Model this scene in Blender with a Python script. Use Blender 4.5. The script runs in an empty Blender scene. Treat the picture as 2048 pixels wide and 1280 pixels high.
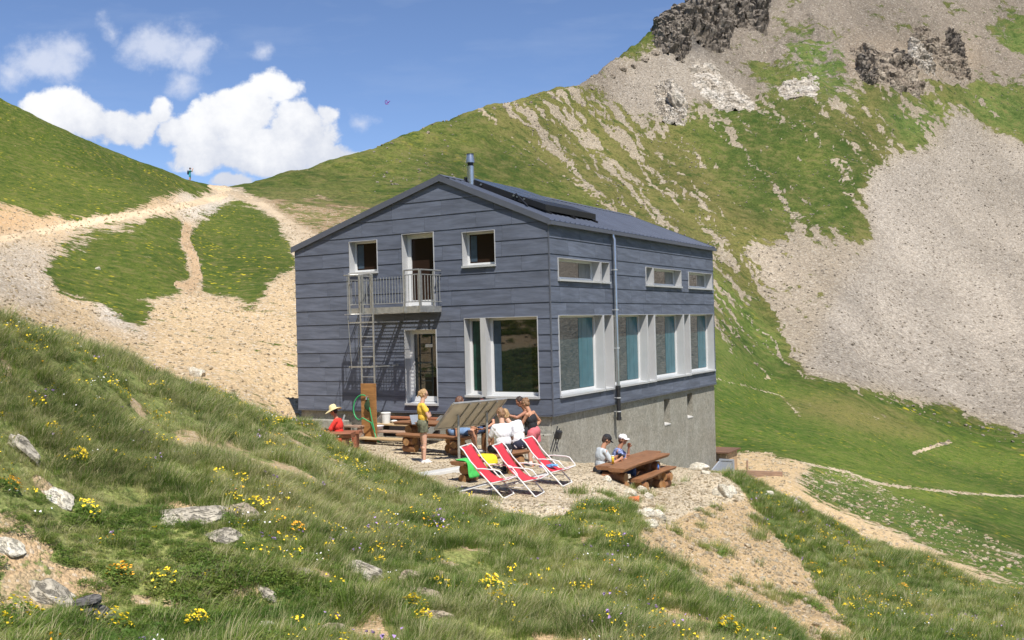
import bpy, math, random
import numpy as np
from mathutils import Vector, Matrix
rnd = random.Random(7)
NR = np.random.RandomState(11)
SC = bpy.context.scene
COL = SC.collection
# ------------------------------------------------------------------ camera
F_PX, PITCH, ROLL = 1953.76, .0062, -.0263
YAW = .5285
C0 = np.array([1.0255, 26.0, -2.4077])          # front corner of the hut, bottom of the cladding
_cp, _sp = math.cos(PITCH), math.sin(PITCH); _cr, _sr = math.cos(ROLL), math.sin(ROLL)
_fw = np.array([0, _cp, _sp]); _up0 = np.array([0, -_sp, _cp]); _r0 = np.array([1., 0, 0])
CR = _cr*_r0 + _sr*_up0; CU = -_sr*_r0 + _cr*_up0; CD = -CU
GV = np.array([-math.cos(YAW), math.sin(YAW), 0]); SV = np.array([math.sin(YAW), math.cos(YAW), 0]); ZV = np.array([0, 0, 1.])
def project(P):
    z = P @ _fw
    z = np.where(z > .05, z, .05)
    return 1024 + F_PX*(P @ CR)/z, 640 + F_PX*(P @ CD)/z
cam_d = bpy.data.cameras.new('camera'); cam = bpy.data.objects.new('camera', cam_d); COL.objects.link(cam)
cam_d.sensor_width = 36; cam_d.lens = 36*F_PX/2048; cam_d.clip_end = 5000; cam_d.clip_start = .05
cam.matrix_world = Matrix(((CR[0], CU[0], -_fw[0], 0), (CR[1], CU[1], -_fw[1], 0), (CR[2], CU[2], -_fw[2], 0), (0, 0, 0, 1)))
SC.camera = cam
# ------------------------------------------------------------------ light
LT = .417*SV + .476*GV - ZV; LT /= np.linalg.norm(LT)       # direction the sunlight travels
elev = math.asin(-LT[2]); azi = math.atan2(-LT[0], -LT[1])  # towards the sun, clockwise from +Y
sun_d = bpy.data.lights.new('sun', 'SUN'); sun = bpy.data.objects.new('sun', sun_d); COL.objects.link(sun)
sun_d.energy = 5.0; sun_d.angle = math.radians(.53); sun_d.color = (1, .955, .88)
sun.rotation_euler = Vector(LT).to_track_quat('-Z', 'Y').to_euler()
W = bpy.data.worlds.new('World'); SC.world = W; W.use_nodes = True
SC.view_settings.view_transform = 'Standard'; SC.view_settings.look = 'None'; SC.view_settings.exposure = 0.30; SC.view_settings.gamma = 1

class NT:
    """small helper for node trees"""
    def __init__(s, t): s.t = t; s.n = t.nodes; s.l = t.links
    def new(s, ty, **k):
        n = s.n.new(ty)
        for a, b in k.items(): setattr(n, a, b)
        return n
    def put(s, sock, v):
        if isinstance(v, bpy.types.NodeSocket): s.l.new(v, sock)
        elif v is not None:
            if sock.type == 'RGBA' and hasattr(v, '__len__') and len(v) == 3: v = (*v, 1)
            sock.default_value = v
    def m(s, op, a, b=None, c=None, clamp=False):
        n = s.new('ShaderNodeMath', operation=op, use_clamp=clamp)
        s.put(n.inputs[0], a); s.put(n.inputs[1], b); s.put(n.inputs[2], c); return n.outputs[0]
    def v(s, op, a, b=None, sc=None):
        n = s.new('ShaderNodeVectorMath', operation=op)
        s.put(n.inputs[0], a); s.put(n.inputs[1], b)
        if sc is not None: s.put(n.inputs['Scale'], sc)
        return n.outputs['Value'] if op in ('DOT_PRODUCT', 'LENGTH', 'DISTANCE') else n.outputs[0]
    def mix(s, f, a, b, blend='MIX'):
        n = s.new('ShaderNodeMix', data_type='RGBA', blend_type=blend)
        s.put(n.inputs[0], f); s.put(n.inputs[6], a); s.put(n.inputs[7], b); return n.outputs[2]
    def fmix(s, f, a, b):
        n = s.new('ShaderNodeMix', data_type='FLOAT'); s.put(n.inputs[0], f); s.put(n.inputs[2], a); s.put(n.inputs[3], b); return n.outputs[0]
    def noise(s, vec, scale, detail=3, rough=.55, dist=0):
        n = s.new('ShaderNodeTexNoise'); s.put(n.inputs['Vector'], vec); n.inputs['Scale'].default_value = scale
        n.inputs['Detail'].default_value = detail; n.inputs['Roughness'].default_value = rough; n.inputs['Distortion'].default_value = dist
        return n.outputs['Fac']
    def vor(s, vec, scale, feature='F1', rand=1):
        n = s.new('ShaderNodeTexVoronoi', feature=feature); s.put(n.inputs['Vector'], vec); n.inputs['Scale'].default_value = scale
        n.inputs['Randomness'].default_value = rand
        return n
    def rng(s, v, a, b, c=0, d=1, smooth=False):
        n = s.new('ShaderNodeMapRange', interpolation_type='SMOOTHSTEP' if smooth else 'LINEAR'); s.put(n.inputs[0], v)
        for i, q in enumerate((a, b, c, d)): n.inputs[i+1].default_value = q
        return n.outputs[0]
    def ramp(s, v, stops):
        n = s.new('ShaderNodeValToRGB'); s.put(n.inputs[0], v); e = n.color_ramp.elements
        while len(e) < len(stops): e.new(.5)
        for q, (p, c) in zip(e, stops): q.position = p; q.color = (*c, 1)
        return n.outputs[0]
    def attr(s, name, out='Fac'): return s.new('ShaderNodeAttribute', attribute_name=name).outputs[out]
    def bump(s, h, strength=.5, dist=.05):
        n = s.new('ShaderNodeBump'); s.put(n.inputs['Height'], h); n.inputs['Strength'].default_value = strength; n.inputs['Distance'].default_value = dist
        return n.outputs[0]
def material(name):
    m = bpy.data.materials.new(name); m.use_nodes = True
    t = NT(m.node_tree); b = t.n['Principled BSDF']
    return m, t, b
def setp(b, **k):
    for a, v in k.items(): b.inputs[a.replace('_', ' ')].default_value = v
_mc = {}
def simple(name, col, rough=.7, metal=0, var=.12, scale=6, bump=.15, bscale=40, spec=.5, dist=.01):
    """plain painted / cloth / wood-ish material with gentle tone variation and fine relief"""
    if name in _mc: return _mc[name]
    m, t, b = material(name)
    co = t.new('ShaderNodeTexCoord').outputs['Object']
    n = t.noise(co, scale, 4)
    f = t.rng(n, .25, .75, 1-var, 1+var)
    c = t.v('SCALE', (*col,), sc=f)
    t.l.new(c, b.inputs['Base Color']); setp(b, Roughness=rough, Metallic=metal, Specular_IOR_Level=spec)
    if bump: t.l.new(t.bump(t.noise(co, bscale, 3), bump, dist), b.inputs['Normal'])
    _mc[name] = m; return m

# world: physical sky, cumulus bank over the saddle drawn by direction
def build_world():
    t = NT(W.node_tree); bg = t.n['Background']
    sky = t.new('ShaderNodeTexSky'); sky.sky_type = 'NISHITA'; sky.sun_disc = False
    sky.sun_elevation = elev; sky.sun_rotation = azi; sky.altitude = 2400; sky.air_density = 1.0; sky.dust_density = .6; sky.ozone_density = 3.0
    d = t.new('ShaderNodeTexCoord').outputs['Generated']
    sx = t.new('ShaderNodeSeparateXYZ'); t.l.new(d, sx.inputs[0]); X, Y, Z = sx.outputs
    Yc = t.m('MAXIMUM', Y, .05)
    u = t.m('DIVIDE', X, Yc); v = t.m('DIVIDE', Z, Yc)
    cb = t.new('ShaderNodeCombineXYZ'); t.l.new(u, cb.inputs[0]); t.l.new(v, cb.inputs[1]); uv = cb.outputs[0]
    n1 = t.noise(uv, 9, 7, .6); n2 = t.noise(uv, 26, 6, .62)
    w1 = t.new('ShaderNodeTexNoise'); t.put(w1.inputs['Vector'], uv); w1.inputs['Scale'].default_value = 14; w1.inputs['Detail'].default_value = 5
    wv = t.v('SCALE', t.v('SUBTRACT', w1.outputs['Color'], (.5, .5, .5)), sc=.056)
    uvw = t.v('ADD', uv, wv)
    def blobs(lst):
        acc = None
        for px, py, rx, ry, s in lst:
            # photograph position -> tangent direction (constants of the sky)
            a = _fw + CR*(px-1024)/F_PX + CD*(py-640)/F_PX; a = a/a[1]
            q = t.v('MULTIPLY', t.v('SUBTRACT', uvw, (a[0], a[2], 0)), (F_PX/rx, F_PX/ry, 0))
            f = t.m('MULTIPLY', t.m('SUBTRACT', 1, t.v('LENGTH', q), clamp=True), s)
            acc = f if acc is None else t.m('MAXIMUM', acc, f)
        return acc
    dense = blobs([(135,228,116,66,1.5),(205,246,120,54,1.4),(250,258,80,40,1.2),(80,215,62,44,1.2),(285,238,66,42,1.2),(320,216,44,42,1.2),(345,252,60,44,1.15),(548,178,66,52,1.5),(480,222,104,74,1.6),(400,252,84,52,1.35),(600,262,92,78,1.5),
                   (520,305,165,52,1.3),(655,305,80,36,1.2),(648,222,32,30,1.0),(468,362,46,22,1.1),(712,303,36,18,.9),(432,300,90,50,1.3),(372,262,50,50,1.1),(380,300,60,40,1.0),(735,300,34,16,.9),
                   (-260,240,260,130,1.4),(-1300,-100,700,260,1.1)])
    thin = blobs([(90,120,150,60,.95),(20,140,90,50,.8),(320,85,140,62,.95),(225,60,38,46,.8),(385,95,80,52,.9),(365,150,70,40,.65),(515,95,42,30,.6),(720,225,55,34,.75),(150,105,90,45,.8)])
    e1 = t.m('ADD', t.m('MULTIPLY', t.m('SUBTRACT', n1, .5), 1.3), t.m('MULTIPLY', t.m('SUBTRACT', n2, .5), .95))
    md = t.rng(t.m('ADD', dense, t.m('MULTIPLY', e1, 1.45)), .20, .60, 0, 1, True)
    md = t.m('MULTIPLY', md, t.rng(dense, 0, .10))
    mt = t.rng(t.m('ADD', thin, t.m('MULTIPLY', e1, 1.3)), .12, .85, 0, .8, True)
    mt = t.m('MULTIPLY', mt, t.rng(thin, 0, .10))
    cir = t.m('MULTIPLY', t.rng(t.noise(t.v('MULTIPLY', uv, (2.0, 9, 1)), 3, 6, .6), .5, .85, 0, .22), t.rng(v, .12, .4, 0, 1))
    shade = t.rng(t.m('ADD', t.m('SUBTRACT', dense, t.m('MULTIPLY', v, 0.2)), t.m('MULTIPLY', e1, 1.2)), .15, 1.3, 0, 1)
    low = t.rng(t.m('ADD', t.m('MULTIPLY', dense, .02), t.m('ADD', v, t.m('MULTIPLY', e1, .17))), .165, .285, 0, 1, True)   # greyer bases
    cc = t.mix(low, (4.9, 5.2, 5.95), (7.3, 7.35, 7.5))
    # sky colour slightly deepened towards blue, as a phone camera records it
    sc = t.mix(1, sky.outputs[0], (1.0, 1.0, 1.08), 'MULTIPLY')
    c = t.mix(cir, sc, (5.0, 5.6, 6.6))
    c = t.mix(mt, c, (5.5, 5.85, 6.8))
    c = t.mix(md, c, cc)
    t.l.new(c, bg.inputs[0]); bg.inputs[1].default_value = .112
build_world()

# ------------------------------------------------------------------ noise
def _h(ix, iy, s):
    n = (ix.astype(np.int64)*374761393 + iy.astype(np.int64)*668265263 + s*982451653) & 0x7fffffff
    n = ((n ^ (n >> 13))*1274126177) & 0x7fffffff
    n = (n ^ (n >> 16)) & 0xffff
    return n/65535.0
def vnoise(x, y, s=0):
    ix = np.floor(x); iy = np.floor(y); fx = x-ix; fy = y-iy
    fx = fx*fx*fx*(fx*(fx*6-15)+10); fy = fy*fy*fy*(fy*(fy*6-15)+10)
    a = _h(ix, iy, s); b = _h(ix+1, iy, s); c = _h(ix, iy+1, s); d = _h(ix+1, iy+1, s)
    return (a*(1-fx)+b*fx)*(1-fy)+(c*(1-fx)+d*fx)*fy
def fbm(x, y, o=4, s=0, g=.5):
    r = 0; a = 1; t = 0
    for i in range(o):
        r = r+a*(vnoise(x, y, s+i*17)-.5)*2; t += a; a *= g
        x, y = x*1.97+y*.31+5.3, y*1.97-x*.31+1.7
    return r/t
def pchip(xk, yk, x):
    xk = np.asarray(xk, float); yk = np.asarray(yk, float)
    h = np.diff(xk); d = np.diff(yk)/h; n = len(xk); m = np.zeros(n)
    for i in range(1, n-1):
        if d[i-1]*d[i] > 0:
            w1 = 2*h[i]+h[i-1]; w2 = h[i]+2*h[i-1]; m[i] = (w1+w2)/(w1/d[i-1]+w2/d[i])
    m[0] = d[0]; m[-1] = d[-1]
    x = np.clip(x, xk[0], xk[-1]); k = np.clip(np.searchsorted(xk, x)-1, 0, n-2)
    t = (x-xk[k])/h[k]
    return (2*t**3-3*t**2+1)*yk[k]+(t**3-2*t**2+t)*h[k]*m[k]+(-2*t**3+3*t**2)*yk[k+1]+(t**3-t**2)*h[k]*m[k+1]

# ------------------------------------------------------------------ terrain profiles: bearing column -> (distance ahead, height or 'p' photo row)
def p(d, py): return (d, ('p', py))
PR = {
0: [(1.5,-1.62),(3,-1.75),(5,-1.98),p(7,1280),p(8.5,1000),p(10,800),p(12,640),(13.5,.22),(17,-.1),(24,-.1),p(30,622),p(36,580),p(50,470),p(56,432),p(70,360),p(85,280),p(100,197),(120,24),(200,10),(700,0)],
150: [(1.5,-1.62),(3,-1.76),(5,-2.02),p(7.2,1280),p(9,1050),p(11,850),p(13.5,690),(15,-.12),(19,-.7),(25,-.6),p(32,675),p(37,640),p(48,550),p(62,450),p(68,415),p(85,340),p(105,272),(130,20),(200,8),(700,0)],
300: [(1.5,-1.63),(3,-1.8),(5,-2.1),p(7.5,1280),p(9,1100),p(11,950),p(13,850),p(15,762),(17,-.85),(21,-1.6),(26,-1.55),p(31,745),p(36,700),p(47,600),p(62,485),p(75,425),p(80,405),p(95,365),p(110,333),(140,15),(200,6),(700,0)],
450: [(1.5,-1.64),(3,-1.85),(5,-2.15),p(7.6,1280),p(9.5,1090),p(12,940),p(15,850),p(17.5,803),(19.5,-1.5),(24,-2.3),p(30,785),p(38,700),p(55,580),p(70,500),p(90,440),p(108,400),p(125,378),(150,14),(220,5),(700,0)],
600: [(1.5,-1.65),(3,-1.9),(5,-2.2),p(7.8,1280),p(9.8,1100),p(13.5,950),p(17,885),p(19.5,850),(21,-2.1),(24,-2.85),(29,-2.95),p(33,810),p(42,700),p(58,560),p(80,480),p(105,420),p(125,375),p(145,343),(175,20),(250,8),(700,0)],
740: [(1.5,-1.66),(3,-1.93),(5,-2.3),p(8,1280),p(11,1100),p(15,990),p(18.5,930),(20.2,-2.95),(22.5,-3.1),(30,-3.2),(36,-2.8),(45,-1),(60,2.5),(85,8),p(105,430),p(120,400),p(140,350),p(160,300),(190,24),(280,10),(700,0)],
880: [(1.5,-1.67),(3,-1.96),(5,-2.35),p(8.2,1280),p(11,1120),p(14,1045),p(17.0,992),(18.3,-3.03),(21,-3.06),(27,-3.22),(34,-3.2),(45,-2),(60,1),(85,6),(110,12.5),p(145,350),p(165,290),p(180,250),(215,30),(300,12),(700,0)],
1024: [(1.5,-1.68),(3,-2.0),(5,-2.4),p(8.5,1280),p(11,1150),p(14,1060),p(15.8,1022),(17,-3.11),(20,-3.12),(26,-3.3),(34,-3.3),(45,-2.6),(60,0),(85,4.5),(110,10),p(145,405),p(175,300),p(205,207),(240,38),(320,18),(700,0)],
1170: [(1.5,-1.69),(3,-2.02),(5,-2.45),p(8.7,1280),p(11,1165),p(13.5,1070),p(15.2,1030),(17,-3.2),(20,-3.2),(21.5,-3.25),(23.5,-3.7),(27,-3.9),(34,-4.3),(45,-3.8),(60,-1.5),(85,2),(115,9),p(150,430),p(180,340),p(205,250),p(225,168),(260,46),(340,24),(800,0)],
1300: [(1.5,-1.7),(3,-2.04),(5,-2.5),p(9,1280),p(11,1190),p(12.5,1130),p(13.8,1090),p(15,1070),p(17,1040),p(20,1003),p(22,980),p(23.5,967),(27,-4.0),(30,-4.3),(38,-5),(50,-4.6),(70,-2),(100,3),(130,9),p(165,440),p(200,330),p(230,200),p(250,120),p(262,97),(300,65),(380,35),(800,0)],
1420: [(1.5,-1.7),(3,-2.06),(5,-2.55),p(9.5,1280),p(12,1210),(13.2,-3.75),(14.2,-3.95),p(15.5,1130),p(18.5,1060),p(22,985),p(24,955),(26,-4.0),(29,-4.7),(33,-5.9),(38,-6.2),p(44,925),(50,-6.7),(75,-5),(110,0),(140,5.5),p(165,490),p(200,360),p(230,240),p(262,100),p(290,3),(330,85),(420,45),(900,0)],
1540: [(1.5,-1.7),(3,-2.1),(5,-2.65),p(10,1280),p(12,1250),(13,-4.2),p(14.5,1215),p(18,1110),p(21,1040),p(23,1003),p(25,985),(28,-5.7),p(34,965),p(40,940),p(46,915),p(55,890),p(80,820),p(105,765),p(130,690),p(155,590),p(185,440),p(220,300),p(255,170),p(290,50),p(315,-30),(360,115),(450,90),(900,0)],
1680: [(1.5,-1.7),(3,-2.15),(6,-3.1),(11,-4.0),p(13,1290),p(15.5,1220),p(19,1150),p(22,1095),p(25,1055),(27,-6.3),p(31,1045),p(35,1010),p(42,970),p(52,930),p(66,890),p(88,840),p(110,785),p(125,735),p(155,600),p(190,430),p(225,280),p(265,130),p(310,-10),(345,128),(400,140),(600,120),(1000,0)],
1820: [(1.5,-1.7),(3,-2.2),(6,-3.2),(11,-4.1),p(14,1285),p(17,1210),p(20,1155),p(22.5,1115),(24.5,-6.7),p(27.5,1110),p(31,1080),p(37,1030),p(46,985),p(58,955),p(68,938),p(95,880),p(115,830),p(125,800),p(160,640),p(200,430),p(240,260),p(285,100),p(330,-50),(370,145),(430,160),(600,130),(1000,0)],
2048: [(1.5,-1.7),(3,-2.2),(6,-3.3),(11,-4.2),p(14.5,1290),p(16.5,1250),p(18,1230),(20,-6.6),p(23,1200),p(28,1150),p(36,1090),p(48,1040),p(60,1005),p(70,985),p(90,940),p(120,870),p(135,800),p(165,660),p(200,500),p(250,310),p(310,110),p(370,-100),(420,175),(500,200),(700,150),(1000,0)],
}
AZP = {37: [(1.5,-1.7),(3,-2.2),(6,-3.4),(12,-4.7),(20,-7),(35,-10),(60,-13.5),(90,-16),(115,-14),(150,0),(200,25),(300,85),(400,140),(600,180),(1000,0)],
60: [(1.5,-1.7),(3,-2.2),(12,-5),(30,-11),(60,-17),(100,-12),(140,5),(200,40),(300,95),(600,150),(1000,0)],
90: [(1.5,-1.7),(3,-2.2),(10,-5),(30,-13),(70,-25),(150,-30),(400,-10),(1000,0)],
135: [(1.5,-1.66),(3,-2.0),(10,-4),(30,-10),(70,-20),(150,-30),(1000,-10)],
180: [(1.5,-1.6),(3,-1.6),(5,-1.3),(10,-.5),(30,5),(70,15),(150,30),(1000,0)],
-135: [(1.5,-1.58),(3,-1.3),(5,-.6),(10,1.8),(20,7),(40,16),(80,32),(150,45),(1000,0)],
-90: [(1.5,-1.58),(3,-1.35),(5,-.7),(10,1.5),(20,6),(40,14),(80,28),(150,40),(1000,0)],
-60: [(1.5,-1.6),(3,-1.55),(5,-1.2),(10,.6),(15,2.6),(25,6),(40,10),(80,24),(150,40),(1000,0)],
-40: [(1.5,-1.62),(3,-1.75),(5,-1.7),(8,-1.1),(11,.45),(14,1.4),(20,1.8),(30,3),(50,8.5),(80,20),(110,33),(150,35),(1000,0)]}
LR = np.linspace(math.log(1.2), math.log(1400), 720)
cols = []
for px, kn in PR.items():
    az = math.atan((px-1024)/F_PX); hy = 679.1-.0263*px; ca = math.cos(az)
    R = [d/ca for d, _ in kn]; z = [(k if not isinstance(k, tuple) else (hy-k[1])/F_PX*d) for d, k in kn]
    cols.append((az, pchip(np.log(R), z, LR)))
for a, kn in AZP.items():
    cols.append((math.radians(a), pchip(np.log([k[0] for k in kn]), [k[1] for k in kn], LR)))
cols.sort(key=lambda c: c[0])
# crest distance by bearing: the skyline ridge is kept as one continuous crest between the columns
CREST = [(-180,150),(-135,150),(-90,150),(-60,140),(-40,112)]+[(math.degrees(math.atan((q-1024)/F_PX)), r/math.cos(math.atan((q-1024)/F_PX))) for q, r in
    ((0,100),(150,105),(300,110),(450,125),(600,145),(740,160),(880,180),(1024,205),(1170,225),(1300,262),(1420,300),(1540,335),(1680,360),(1820,400),(2048,470))]+[(37,600),(60,600),(90,400),(135,300)]
CREST = CREST+[(180,150)]
caz = np.array([c[0] for c in cols]); ctab = np.array([c[1] for c in cols])
_ca = np.radians([c[0] for c in CREST]); _cl = np.log([c[1] for c in CREST])
L60, L200 = math.log(58), math.log(200)
def warp(lr, lc): return np.where(lr < L60, lr, np.where(lr < lc, L60+(lr-L60)*(L200-L60)/(lc-L60), lr-lc+L200))
def unwarp(t, lc): return np.where(t < L60, t, np.where(t < L200, L60+(t-L60)*(lc-L60)/(L200-L60), t-L200+lc))
lcc = np.interp(caz, _ca, _cl)
E = np.array([np.interp(unwarp(LR, lc), LR, row/np.exp(LR)) for lc, row in zip(lcc, ctab)])
caz = np.concatenate([[caz[-2]-2*math.pi, caz[-1]-2*math.pi], caz, [caz[0]+2*math.pi, caz[1]+2*math.pi]])
E = np.concatenate([E[-2:], E, E[:2]])
AZG = np.radians(np.arange(-180, 180.01, .25))
def col_interp(xk, Yk, x):     # monotone cubic across bearings, all distances at once
    h = np.diff(xk)[:, None]; d = np.diff(Yk, axis=0)/h; m = np.zeros_like(Yk)
    w1 = 2*h[1:]+h[:-1]; w2 = h[1:]+2*h[:-1]
    ok = d[:-1]*d[1:] > 0
    with np.errstate(divide='ignore', invalid='ignore'):
        mm = (w1+w2)/(w1/d[:-1]+w2/d[1:])
    m[1:-1] = np.where(ok, mm, 0)
    k = np.clip(np.searchsorted(xk, x)-1, 0, len(xk)-2); t = ((x-xk[k])/h[k, 0])[:, None]; hk = h[k]
    return (2*t**3-3*t**2+1)*Yk[k]+(t**3-2*t**2+t)*hk*m[k]+(-2*t**3+3*t**2)*Yk[k+1]+(t**3-t**2)*hk*m[k+1]
ET = col_interp(caz, E, AZG)
_ch = pchip(_ca, _cl, AZG)
TAB = np.array([np.interp(warp(LR, lc), LR, row) for lc, row in zip(_ch, ET)])*np.exp(LR)[None]
def smooth01(t): t = np.clip(t, 0, 1); return t*t*(3-2*t)
def base_height(x, y):
    az = np.arctan2(x, y); lr = np.log(np.maximum(np.hypot(x, y), 1.2))
    i = (az-AZG[0])/math.radians(.25); i0 = np.clip(i.astype(int), 0, len(AZG)-2); fi = i-i0
    j = (lr-LR[0])/(LR[1]-LR[0]); j = np.clip(j, 0, len(LR)-1.001); j0 = j.astype(int); fj = j-j0
    return (TAB[i0, j0]*(1-fi)+TAB[i0+1, j0]*fi)*(1-fj)+(TAB[i0, j0+1]*(1-fi)+TAB[i0+1, j0+1]*fi)*fj
def inpoly(px, py, poly):
    r = np.zeros(px.shape, bool); n = len(poly)
    for i in range(n):
        x1, y1 = poly[i]; x2, y2 = poly[(i+1) % n]
        if y1 == y2: continue
        c = ((py < y1) != (py < y2)) & (px < (x2-x1)*(py-y1)/(y2-y1)+x1)
        r ^= c
    return r
def polydist(px, py, line):
    d = np.full(px.shape, 1e9)
    for (x1, y1), (x2, y2) in zip(line[:-1], line[1:]):
        dx, dy = x2-x1, y2-y1; t = np.clip(((px-x1)*dx+(py-y1)*dy)/(dx*dx+dy*dy), 0, 1)
        d = np.minimum(d, np.hypot(px-x1-t*dx, py-y1-t*dy))
    return d
# smooth (built) ground in plan: the gravel terrace
def terrace_w(x, y):
    a = -(x-C0[0])*math.cos(YAW)+(y-C0[1])*math.sin(YAW); b = (x-C0[0])*math.sin(YAW)+(y-C0[1])*math.cos(YAW)
    d = np.hypot(np.maximum(np.maximum(a-8, -a-2.5), 0), np.maximum(np.maximum(b-13, -7-b), 0))
    return 1-smooth01(d/2.5)
def height(x, y):
    x = np.asarray(x, float); y = np.asarray(y, float)
    z = base_height(x, y); R = np.hypot(x, y)
    tw = terrace_w(x, y)
    # tussocks and hummocks near, larger swells and gullies far
    near = smooth01((26-R)/8)
    z = z+near*(1-tw)*(.075*fbm(x*1.7, y*1.7, 4, 3)+.13*fbm(x*.55+9, y*.55, 3, 5))
    mid = smooth01((R-20)/15)*(1-tw)
    z = z+mid*(.0035*R*fbm(x*.22, y*.22, 5, 21)*1.0+.0009*R*fbm(x*1.1, y*1.1, 3, 31))
    far = smooth01((R-120)/80)
    z = z+far*(.010*R*fbm(x*.035, y*.035, 5, 41, .55))*smooth01((z+6)/20)
    # craggy upper mountain
    cr = far*smooth01((z-38)/30)*smooth01((x+20)/40)
    rg = 1-np.abs(fbm(x*.06, y*.06, 5, 51, .6))*2
    z = z+cr*(2.2*rg+1.2*fbm(x*.25, y*.25, 4, 61, .6))
    z = z+tw*(.02*fbm(x*3, y*3, 3, 71))
    return z
def zat(x, y): return float(height(np.array([x]), np.array([y]))[0])

SC.cycles.max_bounces = 5; SC.cycles.diffuse_bounces = 2; SC.cycles.glossy_bounces = 3; SC.cycles.transmission_bounces = 4; SC.cycles.transparent_max_bounces = 8
SC.cycles.use_adaptive_sampling = True; SC.cycles.adaptive_threshold = .02; SC.cycles.use_denoising = True; SC.cycles.denoiser = 'OPENIMAGEDENOISE'; SC.cycles.denoising_input_passes = 'RGB_ALBEDO_NORMAL'; SC.cycles.denoising_prefilter = 'ACCURATE'
SC.cycles.caustics_reflective = False; SC.cycles.caustics_refractive = False
# ------------------------------------------------------------------ ground mesh
def make_ground():
    fine = np.arange(-33, 33.001, math.degrees(.00152))
    azs = np.radians(np.concatenate([np.arange(-180, -62, 2.0), np.arange(-62, -33, .35), fine, np.arange(33.2, 62, .35), np.arange(62, 180.01, 2.0)]))
    sel = (AZG > -.5) & (AZG < .55)
    V = TAB[sel]/np.exp(LR)[None]*F_PX
    dv = np.abs(np.diff(V, axis=1)); w = np.percentile(dv, 92, axis=0)+.9
    w *= np.where(np.exp(LR[:-1]) < 5, .35, 1)
    w *= np.where(np.exp(LR[:-1]) > 480, .25, 1)
    cw = np.concatenate([[0], np.cumsum(w)]); lrs = np.interp(np.linspace(0, cw[-1], 900), cw, LR)
    A, L = np.meshgrid(azs, lrs, indexing='ij'); R = np.exp(L)
    x = (np.sin(A)*R).ravel(); y = (np.cos(A)*R).ravel(); z = height(x, y)
    na, nr = A.shape
    P = np.stack([x, y, z], 1)
    idx = np.arange(na*nr).reshape(na, nr)
    f = np.stack([idx[:-1, :-1], idx[1:, :-1], idx[1:, 1:], idx[:-1, 1:]], -1).reshape(-1, 4)
    me = bpy.data.meshes.new('ground'); me.vertices.add(len(P)); me.vertices.foreach_set('co', P.astype(np.float32).ravel())
    me.loops.add(f.size); me.loops.foreach_set('vertex_index', f.astype(np.int32).ravel()[::1])
    me.polygons.add(len(f)); me.polygons.foreach_set('loop_start', (np.arange(len(f))*4).astype(np.int32)); me.polygons.foreach_set('loop_total', np.full(len(f), 4, np.int32))
    me.polygons.foreach_set('use_smooth', np.ones(len(f), bool))
    me.update(calc_edges=True); me.flip_normals()
    cov, g, v, yel, st = zones(x, y, z); pm = zones.path; sk = zones.streak; cov = cov-sk
    def blur(q, n, it=2):
        q = q.reshape(na, nr, -1)
        for ax in (0, 1):
            for _ in range(it):
                acc = np.zeros_like(q)
                for k in range(-n, n+1): acc += np.roll(q, k, ax)
                q = acc/(2*n+1)
        return q.reshape(na*nr, -1)
    rr = np.hypot(x, y) > 24; k_ = rr & ~pm
    cb = blur(cov, 3)[:, 0]; cov = np.clip(np.where(k_, cb, cov)+sk, 0, 1); g = np.where(k_[:, None], blur(g, 4), g); v = np.where(k_[:, None], blur(v, 5), v)
    for nm, d in (('veg', cov), ('yel', yel), ('stn', st), ('dist', np.hypot(x, y))):
        a = me.attributes.new(nm, 'FLOAT', 'POINT'); a.data.foreach_set('value', d.astype(np.float32))
    for nm, d in (('gcol', g), ('vcol', v)):
        a = me.attributes.new(nm, 'FLOAT_COLOR', 'POINT'); a.data.foreach_set('color', np.concatenate([d, np.ones((len(d), 1))], 1).astype(np.float32).ravel())
    o = bpy.data.objects.new('ground', me); COL.objects.link(o); o['kind'] = 'structure'
    me.materials.append(ground_material())
    return o
LUSH = (.062,.088,.013); MEADOW = (.058,.098,.014); OLIVE = (.118,.115,.034); DRY = (.26,.23,.10); FG = (.165,.185,.060)
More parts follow.
